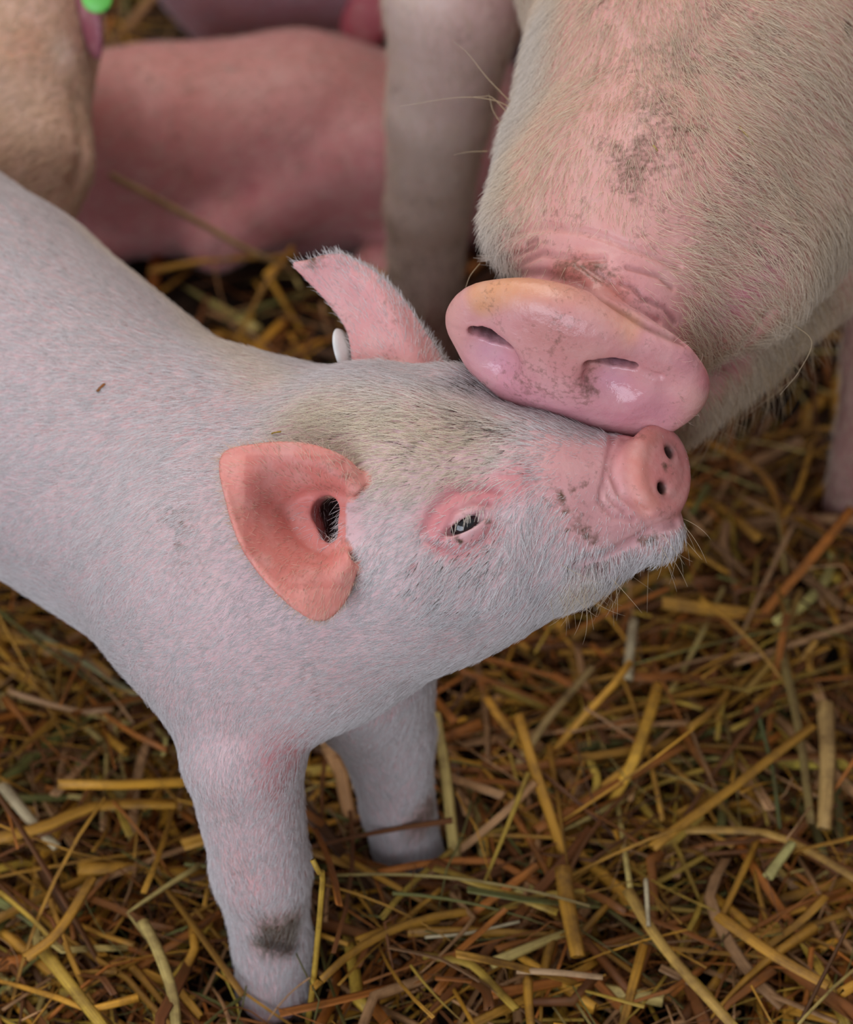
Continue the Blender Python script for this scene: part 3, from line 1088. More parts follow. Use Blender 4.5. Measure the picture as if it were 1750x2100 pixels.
sw.tube(low, 0.60, 1.1)
sw.ell(sd(-1.0, 0.4, 0.0), SAX, (2.3, 1.9, 0.75), 1.3)                   # the broad swelling between the nostrils
for a, m, rw in ((-3.7, -0.1, 0.62), (1.25, 0.42, 0.78)):
    sgn = -1 if a < 0 else 1
    sw.ell(sd(a + 0.3, m - 0.55, 0.62), SAX, (rw * 1.6, 0.85, 0.55), 0.7, 's')      # shallow dish below each nostril
    for q in (-0.8, -0.4, 0.0, 0.4, 0.8):
        w_q = 0.26 + 0.16 * (1 - abs(q) / 0.8)
        sw.cone(sd(a + q, m + 0.05 * (1 - abs(q)), 0.9), sd(a + q, m + 0.25, -1.9), w_q, w_q * 0.8, 0.12, 's')
    sw.cone(sd(a + sgn * 0.8, m, 0.45), sd(a + sgn * 2.0, m - 0.15, 0.0), 0.15, 0.05, 0.25, 's')
# eye sockets beyond the frame
sw.groove(line_on(sw, (1456, 752), (1475, 738), (1530, 702), (1580, 640)), 0.22, 0.75)
for pts, wd_, dp in (
        (((1040, 478), (1080, 466), (1130, 466), (1190, 472), (1240, 486), (1285, 505), (1345, 525), (1390, 548)), 0.13, 0.6),
        (((1030, 562), (1060, 545), (1110, 520), (1150, 525), (1200, 532), (1240, 530)), 0.12, 0.36),
        (((1190, 540), (1250, 580), (1300, 625), (1350, 660)), 0.12, 0.36),
        (((1288, 548), (1318, 556), (1352, 566), (1380, 590)), 0.09, 0.42),
        (((1275, 582), (1300, 590), (1320, 612), (1365, 632), (1385, 660)), 0.09, 0.42),
        (((1080, 500), (1100, 490), (1100, 505), (1060, 520), (1000, 545)), 0.10, 0.2),
        (((985, 575), (1050, 562), (1110, 556), (1180, 575), (1260, 625), (1330, 668), (1400, 700)), 0.22, 0.22)):
    sw.groove(line_on(sw, *pts), wd_, dp)
SX = axis_coords(-14, 46, 0.5, 18.5, 0.095, 1.1)
SY = axis_coords(-12, 152, 2.0, 22.0, 0.095, 1.3)
SZ = axis_coords(-150, 12, -9, 5, 0.095, 1.3)
Vs, Qs, Nn = sculpt(sw, SX, SY, SZ)
hs = lambda *pts: sw.pick([p[0] for p in pts], [p[1] for p in pts])[0]
C = np.tile(lin([228, 172, 160]), (len(Vs), 1))
paint(C, Vs, hs((1150, 500), (1300, 560), (1400, 650)), 3.2, lin([228, 164, 154]), 0.9)
paint(C, Vs, hs((1200, 400), (1400, 450), (1500, 550)), 4.5, lin([222, 164, 154]), 0.7)
paint(C, Vs, hs((1400, 740), (1500, 640), (1600, 520)), 1.6, lin([214, 140, 150]), 0.9)
paint(C, Vs, sd(-0.4, -0.8, -0.5), 6.4, lin([222, 156, 156]), 1.0, 0.55)
paint(C, Vs, [sd(-2.8, -1.6), sd(0, -2.2), sd(3, -1.8)], 2.4, lin([222, 156, 168]), 0.9)
paint(C, Vs, rim[5:19], 1.1, lin([238, 172, 100]), 0.95, 0.3)
paint(C, Vs, [sd(-1.5, 1.2), sd(0.3, 0.9)], 2.0, lin([200, 138, 120]), 0.75)
for a, m in ((-3.7, -0.1), (1.25, 0.42)):
    paint(C, Vs, sd(a, m - 0.7, -0.6), 1.5, lin([216, 165, 190]), 0.75)
    paint(C, Vs, [sd(a - 0.6, m + 0.1, -1.2), sd(a + 0.6, m + 0.1, -1.2)], 1.15, lin([70, 36, 50]), 0.97, 0.5)
paint(C, Vs, hs((1200, 545), (1150, 560), (1260, 600)), 1.3, lin([196, 110, 80]), 0.55)
paint(C, Vs, hs((1450, 775), (1490, 750), (1535, 715)), 0.9, lin([222, 140, 144]), 0.95, 0.3)
paint(C, Vs, hs((1600, 760), (1660, 650), (1500, 830)), 2.2, lin([196, 158, 134]), 0.8)
paint(C, Vs, [l1 + UPV * 0, l1 + UPV * 9], 7.0, lin([110, 72, 58]), 0.9, 0.4)
paint(C, Vs, [l1 + UPV * 12, l1 + UPV * 30], 8.0, lin([232, 210, 196]), 0.95, 0.3)
paint(C, Vs, [l2, l2 + UPV * 30], 8.0, lin([150, 112, 104]), 0.8, 0.3)
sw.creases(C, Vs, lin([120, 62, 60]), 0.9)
D = np.zeros(len(Vs))
for pts, r, s_ in ((hs((1350, 200), (1340, 290), (1300, 360)), 1.5, 0.75), (hs((1240, 295), (1300, 330)), 1.0, 0.55), (hs((1400, 130), (1560, 110)), 2.6, 0.5), (hs((1560, 60), (1580, 40)), 1.0, 0.8), (hs((1740, 60)), 0.8, 1.0),
                   (hs((1440, 330), (1600, 430)), 3.6, 0.38), (hs((1150, 550), (1250, 560)), 1.0, 0.6), (hs((1080, 770), (1100, 790), (1180, 800)), 1.6, 0.42), (hs((1130, 850), (1180, 870)), 0.6, 0.7),
                   (hs((1140, 640), (1160, 660)), 1.4, 0.25), (sd(-3.4, 0.8, -0.5), 0.8, 0.6), (hs((1560, 520), (1590, 540)), 0.6, 0.6), (hs((1640, 430), (1650, 470)), 0.8, 0.7),
                   (np.array([l1, l1 + UPV * 9]), 5.0, 0.6), (np.array([l1 + UPV * 12, l1 + UPV * 16]), 4.0, 0.3), (np.array([l2, l2 + UPV * 20]), 5.0, 0.4), (hs((1200, 20), (1400, -10), (1600, 10)), 3.0, 0.3)):
    paint(D, Vs, pts, r, s_, 1.0)
WET = np.zeros(len(Vs))
paint(WET, Vs, sd(-0.4, -0.8), 5.8, 0.75, 1.0, 0.5)
for a, m in ((-3.3, -0.8), (1.9, -1.2)):
    paint(WET, Vs, sd(a, m, 0), 2.0, 1.25, 1.0)
paint(WET, Vs, rim[3:18], 0.8, 1.0, 1.0)
osw = to_world(wcm(14, 90, 0)); osw[2] = 0
sow = empty('sow', Vector(osw))
tag(sow, 'large muddy-faced adult pig pressing its wet snout on the young pig', 'sow')
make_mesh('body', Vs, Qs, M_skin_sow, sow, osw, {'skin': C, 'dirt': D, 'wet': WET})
for f in (l1, l2):
    hoof(f, unit(wcm(0, -1, 0) - wcm(0, 0, 0)), sow, osw, 1.7)
for px_, py_ in ((1255, -110), (1790, 10)):
    p_, _b = sw.pick([px_], [py_])
    n_ = gradient(sw, p_)[0]; n_ /= np.linalg.norm(n_)
    ball('eye', p_[0] - n_ * 0.7, (1.25, 1.25, 1.25), M_eye, sow, osw)

fs = Field(sw, [
    (1100, 60, -.5, .6), (1150, 200, -.5, .8), (1050, 250, -.8, .5), (1020, 400, -.6, .8), (1030, 500, -.5, .8), (1100, 350, -.3, .9), (1200, 100, 0, 1), (1250, 250, -.1, 1), (1250, 380, -.2, .9),
    (1380, 60, .2, .9), (1400, 200, .2, .9), (1400, 330, .1, .9), (1500, 100, .7, .6), (1600, 100, .8, .5), (1700, 60, .7, .6), (1550, 250, .8, .5), (1680, 250, .8, .6), (1500, 400, .8, .35), (1600, 400, .8, .5), (1700, 380, .7, .7),
    (1420, 450, .8, .3), (1400, 560, .8, .25), (1500, 560, .8, .5), (1560, 600, .7, .7), (1430, 640, .8, .5), (1460, 720, .6, .7), (1200, 500, -.1, .9), (1300, 600, .5, .7), (1080, 600, -.4, .8),
    (1660, 560, .5, .8), (1720, 480, .5, .85), (1560, 740, .4, .9), (1480, 820, .3, .9), (1430, 870, .1, .95),
    (900, 100, -.1, 1), (880, 400, 0, 1), (1740, 800, 0, 1)])
dens = np.full(len(Vs), 20.0); length = np.full(len(Vs), 1.0)
tint = np.tile(lin([242, 222, 192]), (len(Vs), 1))
zoneH = (Vs[:, 1] > -2) & (Vs[:, 1] < 26) & (Vs[:, 2] > -24)
dens[zoneH] = 52
dens[~zoneH] = 1.5
legz = (d_cone(Vs, l1, l1 + UPV * 30, 0, 0) < 6) | (d_cone(Vs, l2, l2 + UPV * 26, 0, 0) < 6)
dens[legz] = 10; length[legz] = 0.7
paint(dens, Vs, hs((1110, 50), (1080, 200), (1010, 330), (1010, 450)), 3.0, 190, 1.0)
paint(tint, Vs, hs((1110, 50), (1080, 200), (1010, 330), (1010, 500)), 3.5, lin([240, 228, 214]), 0.9)
paint(dens, Vs, hs((1600, 100), (1700, 300), (1500, 100)), 6.0, 100, 0.9)
paint(dens, Vs, hs((1500, 500), (1430, 600), (1580, 450)), 3.5, 75, 0.9)
paint(dens, Vs, hs((1200, 420), (1300, 440), (1280, 300)), 3.0, 30, 0.9)
paint(length, Vs, hs((1200, 420), (1300, 440), (1280, 300)), 3.5, 0.6, 0.9)
paint(dens, Vs, hs((1560, 760), (1650, 640), (1720, 500), (1450, 860)), 3.2, 140, 1.0)
paint(length, Vs, hs((1560, 760), (1650, 640), (1720, 500)), 3.2, 1.25, 1.0)
paint(dens, Vs, hs((1150, 520), (1250, 550), (1330, 620), (1080, 560)), 2.6, 2.0, 1.0, 0.35)
paint(length, Vs, hs((1150, 480), (1250, 500), (1300, 600)), 4.0, 0.5, 0.9)
paint(dens, Vs, hs((1470, 745), (1530, 705)), 0.6, 2.0, 1.0, 0.2)
paint(dens, Vs, hs((1460, 770), (1420, 840), (1520, 740)), 1.3, 20.0, 1.0, 0.2)
_q = Vs - sd_c; _a, _m, _n = _q @ As, _q @ Ms, _q @ Ns
discm = (((_a + 0.4) / 6.0) ** 2 + ((_m + 0.8) / 4.25) ** 2 < 1) & (_n > -2.1)
dens[discm] = 0.0
dens[to_world(Vs)[:, 2] < 0.03] = 0
grow('coat', Vs, Qs, Nn, dens, length, tint, fs, sow, osw, seed=11, radius=0.0088, lift=0.42, clump=0.10, jitter=0.2, npts=6)['kind'] = 'stuff'
# tiny stiff bristles round the disc
d4 = np.zeros(len(Vs))
paint(d4, Vs, low[:24], 0.9, 16.0, 1.0)
paint(d4, Vs, low[24:], 1.2, 14.0, 1.0)
paint(d4, Vs, rim[20:], 0.8, 12.0, 1.0)
paint(d4, Vs, rim[:2], 0.8, 12.0, 1.0)
grow('snout_bristles', Vs, Qs, Nn, d4, np.full(len(Vs), 0.32), np.tile(lin([236, 200, 180]), (len(Vs), 1)), lambda P: (P - sd_c) * 0.15 - Ns * 0.3, sow, osw, seed=12, radius=0.0065, lift=1.1, jitter=0.5, npts=4)['kind'] = 'stuff'
# beard on the lower jaw and long curling whiskers
d5 = np.zeros(len(Vs))
paint(d5, Vs, hs((1560, 770), (1620, 690), (1680, 600), (1500, 830)), 1.7, 13.0, 1.0)
grow('beard', Vs, Qs, Nn, d5, np.full(len(Vs), 2.4), np.tile(lin([200, 170, 120]), (len(Vs), 1)), lambda P: np.tile(unit([0.25, -0.95, 0.0]), (len(P), 1)), sow, osw, seed=13, radius=0.011, lift=0.55, jitter=0.4, npts=9)['kind'] = 'stuff'
wk = []
def whisker(pts, z0, z1):
    a = np.array(pts, float)
    zz = np.linspace(z0, z1, len(a))
    P = np.array([v(x, y, z) for (x, y), z in zip(a, zz)])
    t = np.linspace(0, len(P) - 1, 14)
    return Sheet.cr(P[:, None, :], 14)[:, 0]
for pts in (((1052, 222), (1010, 205), (940, 200), (820, 218)), ((1050, 212), (1000, 160), (960, 110), (930, 85)), ((1045, 235), (1010, 200), (990, 198), (960, 200)), ((1030, 255), (1012, 228), (1005, 200), (1002, 190)),
            ((1010, 290), (960, 305), (905, 335), (886, 365)), ((1000, 310), (960, 312), (930, 318)), ((1000, 345), (940, 352), (890, 366)), ((990, 380), (960, 410), (930, 425)), ((985, 420), (935, 450), (900, 520), (895, 608)),
            ((985, 430), (950, 460), (915, 520), (893, 600), (905, 615)), ((985, 440), (955, 455), (905, 490)), ((985, 450), (950, 470), (900, 500)), ((985, 510), (950, 525), (930, 545)), ((985, 540), (965, 565), (955, 590)), ((1010, 280), (1008, 240), (1003, 225)),
            ((1600, 720), (1650, 700), (1648, 650), (1640, 620)), ((1590, 730), (1640, 760), (1600, 800), (1560, 830), (1520, 860)), ((1620, 660), (1665, 700), (1640, 760), (1600, 810))):
    side_r = pts[0][0] > 1400
    p0, _ = sw.pick([pts[0][0] + (12 if not side_r else -12)], [pts[0][1]])
    wk.append(whisker(pts, p0[0][2] - 0.5, p0[0][2] + 0.8))
wk = np.array(wk)
rad = 0.021 * (1 - 0.7 * np.linspace(0, 1, 14))[None].repeat(len(wk), 0)
hair_object('whiskers', wk, rad, np.tile(lin([205, 180, 140]), (len(wk), 1)), sow, osw, M_hair)['kind'] = 'stuff'

# ================================================================== pigs behind
def simple_pig(name, build, label, origin_w, skin, spots=(), h=0.45, coat_d=14, hair_tint=(226, 205, 190), cat='piglet', dirt=0.0):
    b = Body()
    build(b)
    P = np.array([a for op, f, a_, k in b.ops for a in (a_[:2] if f is d_cone else a_[:1])])
    lo, hi = P.min(0) - 11, P.max(0) + 11
    g = [np.arange(lo[i], hi[i] + h * 8, h) for i in range(3)]
    g = [x[:len(x) - (len(x) - 1) % 8] for x in g]
    V_, Q_, N_ = sculpt(b, *g)
    keep_z = to_world(V_)
    C_ = np.tile(lin(skin), (len(V_), 1))
    for pts, r, c_, s_ in spots:
        paint(C_, V_, pts if np.ndim(pts) > 1 else np.array(pts), r, lin(c_), s_)
    o = np.array(origin_w, float)
    root = empty(name, Vector(o))
    tag(root, label, cat)
    make_mesh('body', V_, Q_, M_skin, root, o, {'skin': C_, 'dirt': np.full(len(V_), dirt), 'wet': np.zeros(len(V_))})
    dn = np.full(len(V_), float(coat_d))
    dn[to_world(V_)[:, 2] < 0.01] = 0
    dv = unit([-0.9, -0.3, 0])
    grow('coat', V_, Q_, N_, dn, np.full(len(V_), 0.7), np.tile(lin(hair_tint), (len(V_), 1)), lambda P_: np.tile(dv, (len(P_), 1)), root, o, seed=21, radius=0.016, lift=0.3)['kind'] = 'stuff'
    return root, o, b


def ear_ell(b, c, along, across, L_, W_, T_=0.35, k=0.4):
    al = unit(along); ac = unit(across - al * (across @ al))
    b.ell(c, [al, ac, np.cross(al, ac)], (L_, W_, T_), k)


# lying pink piglet
def lying(b):
    y, z = 62, 6.2
    b.cone(wcm(-8, y, z), wcm(2, y + 1, z - 1.8), 7.0, 5.9, 1)
    b.cone(wcm(-8, y, z), wcm(-20, y - 1, z - .2), 7.0, 6.6, 1)
    b.ell(wcm(-17, y - 1.5, z + .9), np.eye(3), (4.8, 5.8, 6.4), 1.5)
    b.ell(wcm(-3, y - 3.5, z + .2), np.eye(3), (4.2, 4.4, 5.6), 1.2)
    b.cone(wcm(-4, y - 5.5, z + 2), wcm(-13, y - 7.0, z - 2.5), 1.6, 2.2, 1.5)
    b.cone(wcm(2, y + 1, z - 1.8), wcm(3.0, y + 6, z - 1.2), 5.6, 3.9, 2)
    b.cone(wcm(3.0, y + 6, z - 1.2), wcm(5.5, y + 12, z - 3.6), 3.6, 1.9, 1.5)
    for xx in (-20, 0):
        b.chain([(wcm(xx, y - 4, 3.2), 2.8), (wcm(xx - 3, y - 9, 2.0), 1.7), (wcm(xx - 1, y - 13, 1.5), 1.2)], .8)


lying_root, _, lyb = simple_pig('piglet', lying, 'rosy pink piglet lying in the straw beside the adult pig\'s foreleg', (-0.08, 0.62, 0), (216, 142, 142),
           spots=((np.array([wcm(-22, 60, 11), wcm(-10, 60, 13), wcm(4, 62, 12)]), 7, (226, 160, 148), 0.8), (np.array([wcm(-11, 54.6, 7.4)]), 1.2, (180, 70, 90), 0.8), (np.array([wcm(-10, 56, 10)]), 1.0, (190, 84, 92), 0.6),
                  (np.array([wcm(-21, 58, 10)]), 4.0, (200, 108, 100), 0.7), (np.array([wcm(-12.0, 60, 12.5)]), 0.7, (130, 80, 74), 0.8)), coat_d=6)


# piglet further behind, pale lilac pink
def behind(b):
    y = 84
    b.cone(wcm(-12, y, 9.5), wcm(4, y + 1, 9.5), 7.6, 7.4, 1)
    b.cone(wcm(4, y + 1, 9.5), wcm(9, y, 8.5), 6.8, 5.0, 2)
    b.cone(wcm(9, y - 2, 8.5), wcm(15, y - 5, 6), 4.4, 2.4, 2)
    for xx in (-14, 4):
        for dy in (-3, 3):
            b.chain([(wcm(xx, y + dy, 6), 2.8), (wcm(xx + 1, y + dy, 1.2), 1.5)], .8)


_, og2, bhb = simple_pig('piglet', behind, 'pale lilac piglet behind the lying rosy one, cut by the top edge', (-0.04, 0.84, 0), (226, 176, 190), coat_d=12, hair_tint=(236, 224, 232))
eb = Body()
ear_c = onground(752, 40, 9.0)
ear_ell(eb, ear_c, np.array([0.35, 0.9, 0.0]), np.array([1.0, 0.0, 0.3]), 2.6, 1.7, 0.8)
V_, Q_, N_ = sculpt(eb, *[np.arange(ear_c[i] - 3.4, ear_c[i] - 3.4 + 0.2 * 8 * 4.5, 0.2)[:33] for i in range(3)])
eo = make_mesh('ear', V_, Q_, M_skin, _, og2, {'skin': np.tile(lin([186, 84, 100]), (len(V_), 1)), 'dirt': np.zeros(len(V_)), 'wet': np.zeros(len(V_))})
eo['label'] = 'deep rose ear'


# beige pig with its head lowered, at the upper left
hz = -34
def lowered(b):
    b.ell(v(20, 120, hz), [unit([0.1, 1, 0]), unit([1, -.1, 0]), unit([0, 0, 1])], (5.6, 4.0, 4.2), 1.5)
    b.cone(v(50, 180, hz + 1), v(70, 330, hz + 2), 3.4, 3.0, 1.5)
    b.cone(v(60, 330, hz + 2), v(65, 450, hz + 2.5), 3.0, 2.2, 1.0)
    b.cone(v(10, 20, hz - 2), v(-60, -150, hz - 8), 5.2, 6.5, 2.5)
    q = v(-60, -150, hz - 8)
    e = q + (wcm(-24, 16, 0) - wcm(0, 0, 0))
    b.cone(q, e, 6.5, 7.6, 2.0)
    for c_ in (q, e):
        for s_ in (-1, 1):
            a_ = c_ + (wcm(-2, s_ * 3.2, 0) - wcm(0, 0, 0))
            hh = to_world(a_)[2] * 100
            b.chain([(a_, 3.6), (a_ - UPV * (hh * 0.6), 2.0), (a_ - UPV * (hh - 1.4), 1.5)], 1.0)
    b.groove(np.array([v(160, 200, hz + 3), v(168, 280, hz + 3), v(150, 380, hz + 3.5)]), 0.35, 0.5)


lr, lo_, lbod = simple_pig('piglet', lowered, 'beige piglet with lowered head and green ear tag behind the front pig\'s back', (-0.24, 0.36, 0), (216, 180, 152),
                     spots=((np.array([v(40, 100, hz + 4)]), 2.6, (196, 140, 104), 0.8), (np.array([v(60, 350, hz + 4)]), 4.0, (186, 150, 120), 0.8), (np.array([v(125, 110, hz + 3)]), 1.6, (236, 214, 196), 0.9)), coat_d=26, hair_tint=(226, 200, 165))
eb = Body()
ear_c = v(176, 10, hz + 2.0)
ear_ell(eb, ear_c, np.array([0.22, -0.95, 0.0]), np.array([0.5, 0.0, 0.8]), 3.0, 1.3, 0.4)
V_, Q_, N_ = sculpt(eb, *[np.arange(ear_c[i] - 4.0, ear_c[i] + 8, 0.2)[:41] for i in range(3)])
eo = make_mesh('ear', V_, Q_, M_skin, lr, lo_, {'skin': np.tile(lin([150, 84, 100]), (len(V_), 1)), 'dirt': np.zeros(len(V_)), 'wet': np.zeros(len(V_))})
eo['label'] = 'dusky purple ear'
gt = ball('ear_tag', v(199, -4, hz + 4.2), (0.80, 0.80, 0.22), M_green, lr, lo_)
gt['label'] = 'round green tag'

# ================================================================== straw
def straw_mat():
    m, nt, b = principled('dry_straw')
    at = node(nt, 'ShaderNodeAttribute', attribute_name='tint')
    uv = node(nt, 'ShaderNodeAttribute', attribute_name='lane')
    mp = node(nt, 'ShaderNodeMapping'); mp.inputs['Scale'].default_value = (9, 0.5, 1)
    nt.links.new(uv.outputs['Vector'], mp.inputs[0])
    n1 = noise(nt, mp.outputs[0], 1.0, 4, 0.7)
    c = mixc(nt, ramp(nt, n1, 0.35, 0.65, 0, 0.5), at.outputs['Color'], (0.20, 0.085, 0.02), 'MIX')
    n2 = noise(nt, node(nt, 'ShaderNodeTexCoord').outputs['Object'], 55, 4, 0.7)
    c = mixc(nt, ramp(nt, n2, 0.45, 0.7, 0, 0.7), c, (0.11, 0.05, 0.016))
    nt.links.new(c, b.inputs['Base Color'])
    b.inputs['Roughness'].default_value = 0.5
    b.inputs['Specular IOR Level'].default_value = 0.4
    bu = node(nt, 'ShaderNodeBump'); bu.inputs['Strength'].default_value = 0.6; bu.inputs['Distance'].default_value = 0.0006
    nt.links.new(n1, bu.inputs['Height']); nt.links.new(bu.outputs[0], b.inputs['Normal'])
    return m


M_straw = straw_mat()
GOLD = lin([205, 148, 48]); ORNG = lin([168, 98, 34]); BRWN = lin([112, 64, 30]); PALEY = lin([214, 190, 112]); GREEN = lin([112, 120, 62]); TAN = lin([192, 146, 100]); WHT = lin([222, 206, 164]); YEL = lin([214, 176, 66]); DARK = lin([66, 38, 22])


class Strands:
    def __init__(self): self.V = []; self.Q = []; self.C = []; self.L = []; self.n = 0
    def add(self, path, width, color, arch=0.35, roll=0.0, taper=0.85, seed=0.0, tail=1.0):
        """one stalk or blade: path in metres, n x 3"""
        path = np.asarray(path, float)
        n = len(path)
        T = np.gradient(path, axis=0); T /= np.linalg.norm(T, axis=1)[:, None] + 1e-9
        up = np.array([0.02, 0.01, 1.0])
        if abs(T[:, 2]).mean() > 0.8: up = np.array([0.3, -1.0, 0.1])
        S = np.cross(T, up); S /= np.linalg.norm(S, axis=1)[:, None] + 1e-9
        U = np.cross(S, T)
        if roll:
            ca, sa = math.cos(roll), math.sin(roll)
            S, U = S * ca + U * sa, U * ca - S * sa
        if arch < 0.2:
            prof = np.array([(-.5, .05), (-.22, .10), (.02, .0), (.24, .10), (.5, .05), (.2, -.06), (-.2, -.06)])
        else:
            prof = np.array([(-.5, 0), (-.26, arch * .5), (.02, arch * .62), (.26, arch * .5), (.5, 0), (.2, -arch * .45 - .06), (-.2, -arch * .45 - .06)])
        t = np.linspace(0, 1, n)
        wd = width * (1 - (1 - taper) * t)
        R = path[:, None] + S[:, None] * (prof[None, :, :1] * wd[:, None, None]) + U[:, None] * (prof[None, :, 1:] * wd[:, None, None])
        k = len(prof)
        i = np.arange(n * k).reshape(n, k) + self.n
        j = np.roll(i, -1, 1)
        q = np.stack([i[:-1], j[:-1], j[1:], i[1:]], -1).reshape(-1, 4)
        caps = []
        for r in (i[0][::-1], i[-1]):
            caps += [(r[0], r[1], r[2], r[3]), (r[0], r[3], r[4], r[4]), (r[0], r[4], r[5], r[6])]
        self.V.append(R.reshape(-1, 3)); self.Q.append(q); self.caps = caps
        self.Q.append(np.array([c for c in caps if len(set(c)) == 4]))
        cc = np.asarray(color)[None] * (1 + (tail - 1) * t[:, None])
        self.C.append(np.repeat(np.clip(cc, 0, 1), k, axis=0))
        length = np.concatenate([[0], np.cumsum(np.linalg.norm(np.diff(path, axis=0), axis=1))])
        ln = np.zeros((n, k, 3)); ln[..., 0] = prof[None, :, 0]; ln[..., 1] = (length * 60)[:, None]; ln[..., 2] = seed
        self.L.append(ln.reshape(-1, 3))
        self.n += n * k
    def build(self, name, origin):
        V_ = np.concatenate(self.V); Q_ = np.concatenate(self.Q)
        o = make_mesh(name, V_, Q_, M_straw, None, origin, {'tint': np.concatenate(self.C)}, world=False)
        a = o.data.attributes.new('lane', 'FLOAT_VECTOR', 'POINT')
        a.data.foreach_set('vector', np.concatenate(self.L).astype(np.float32).ravel())
        o.location = Vector(origin)
        return o


PAL = [(GOLD, .26), (ORNG, .22), (BRWN, .18), (PALEY, .05), (GREEN, .04), (TAN, .14), (YEL, .04), (DARK, .07)]
pal_c = np.array([p[0] for p in PAL]) * 1.5; pal_w = np.array([p[1] for p in PAL]); pal_w /= pal_w.sum()


def rand_path(r, x, y, z, L, flat=0.16, bend=0.45, kink=0.4, n=7):
    a = r.uniform(0, 2 * math.pi)
    pitch = r.normal(0, flat)
    cur = r.normal(0, bend)
    st = L / (n - 1)
    p = np.zeros((n, 3))
    kk = r.integers(1, n - 1) if r.random() < kink else -1
    for i in range(1, n):
        if i == kk: a += r.normal(0, 0.7); pitch += r.normal(0, 0.25)
        a += cur / n
        d = np.array([math.cos(a) * math.cos(pitch), math.sin(a) * math.cos(pitch), math.sin(pitch)])
        p[i] = p[i - 1] + d * st
        pitch -= 0.04
    p += np.array([x, y, z]) - p.mean(0)
    low = p[:, 2].min()
    if low < 0.002: p[:, 2] += 0.002 - low
    return p


def clear_of_animals(p, gap=0.25):
    q = from_world(p)
    return min(pg.base(q).min(), sw.base(q).min(), lyb.base(q).min(), lbod.base(q).min()) > gap


def sdf_animals(P):
    q = from_world(P)
    d = np.full(len(q), 99.0)
    for b in (pg, sw, lyb, lbod, bhb):
        for k in range(0, len(q), 50000):
            d[k:k + 50000] = np.minimum(d[k:k + 50000], b.base(q[k:k + 50000]))
    return d


bed = Strands()
r = np.random.default_rng(41)
for (x0, x1, y0, y1, num, wmul, n_) in ((-.42, .42, -.20, .36, 6800, 1.0, 7), (-.62, .66, .30, 1.05, 3600, 1.25, 6), (-1.5, 1.5, 1.0, 2.2, 1500, 1.8, 4), (-1.2, -.40, -.5, .9, 900, 1.5, 4), (.42, 1.2, -.5, .9, 900, 1.5, 4), (-.5, .5, -.7, -.2, 900, 1.4, 4)):
    paths = []; us = []
    for _ in range(num):
        x, y = r.uniform(x0, x1), r.uniform(y0, y1)
        u = r.random()
        z = 0.002 + (floor_height(x, y) + 0.006) * u ** 0.6
        L = r.uniform(0.035, 0.13) * (1 if r.random() < 0.8 else 1.5)
        paths.append(rand_path(r, x, y, z, L, flat=0.13, n=n_)); us.append(u)
    dd = sdf_animals(np.concatenate(paths)).reshape(num, n_).min(1)
    for p, u, d_ in zip(paths, us, dd):
        w_ = (r.uniform(0.0006, 0.0018) if r.random() < 0.42 else 0.002 + 0.0055 * r.random() ** 1.6) * wmul
        c = pal_c[r.choice(len(pal_c), p=pal_w)] * r.uniform(0.65, 1.15)
        ar = r.choice([0.12, 0.3, 0.9], p=[.5, .3, .2]); rl = r.normal(0, 0.5); sdv = r.uniform(0, 50)
        tp = r.choice([0.9, 0.6, 0.15], p=[.5, .3, .2])
        if d_ < 0.1: continue
        bed.add(p, w_, np.clip(c, 0, 1), arch=ar, roll=rl, seed=sdv, taper=tp, tail=r.uniform(0.45, 1.25))
for (x0, x1, y0, y1, num) in ((-.42, .42, -.20, .36, 2600), (-.62, .66, .30, .9, 900)):
    paths = []
    for _ in range(num):
        x, y = r.uniform(x0, x1), r.uniform(y0, y1)
        paths.append(rand_path(r, x, y, 0.008 + (floor_height(x, y) + 0.008) * r.random(), r.uniform(0.02, 0.08), flat=0.3, bend=2.6, kink=0.3, n=9))
    dd = sdf_animals(np.concatenate(paths)).reshape(num, 9).min(1)
    for p, d_ in zip(paths, dd):
        c = np.array([BRWN, TAN, ORNG, DARK, GREEN])[r.integers(0, 5)] * r.uniform(0.7, 1.3)
        w_ = r.uniform(0.0003, 0.0009); sdv = r.uniform(0, 50)
        if d_ > 0.1: bed.add(p, w_, np.clip(c, 0, 1), arch=0.9, seed=sdv)
bo = bed.build('straw_bedding', (0, 0, 0))
tag(bo, 'deep tangle of chopped straw bedding covering the pen floor', 'straw', kind='stuff')

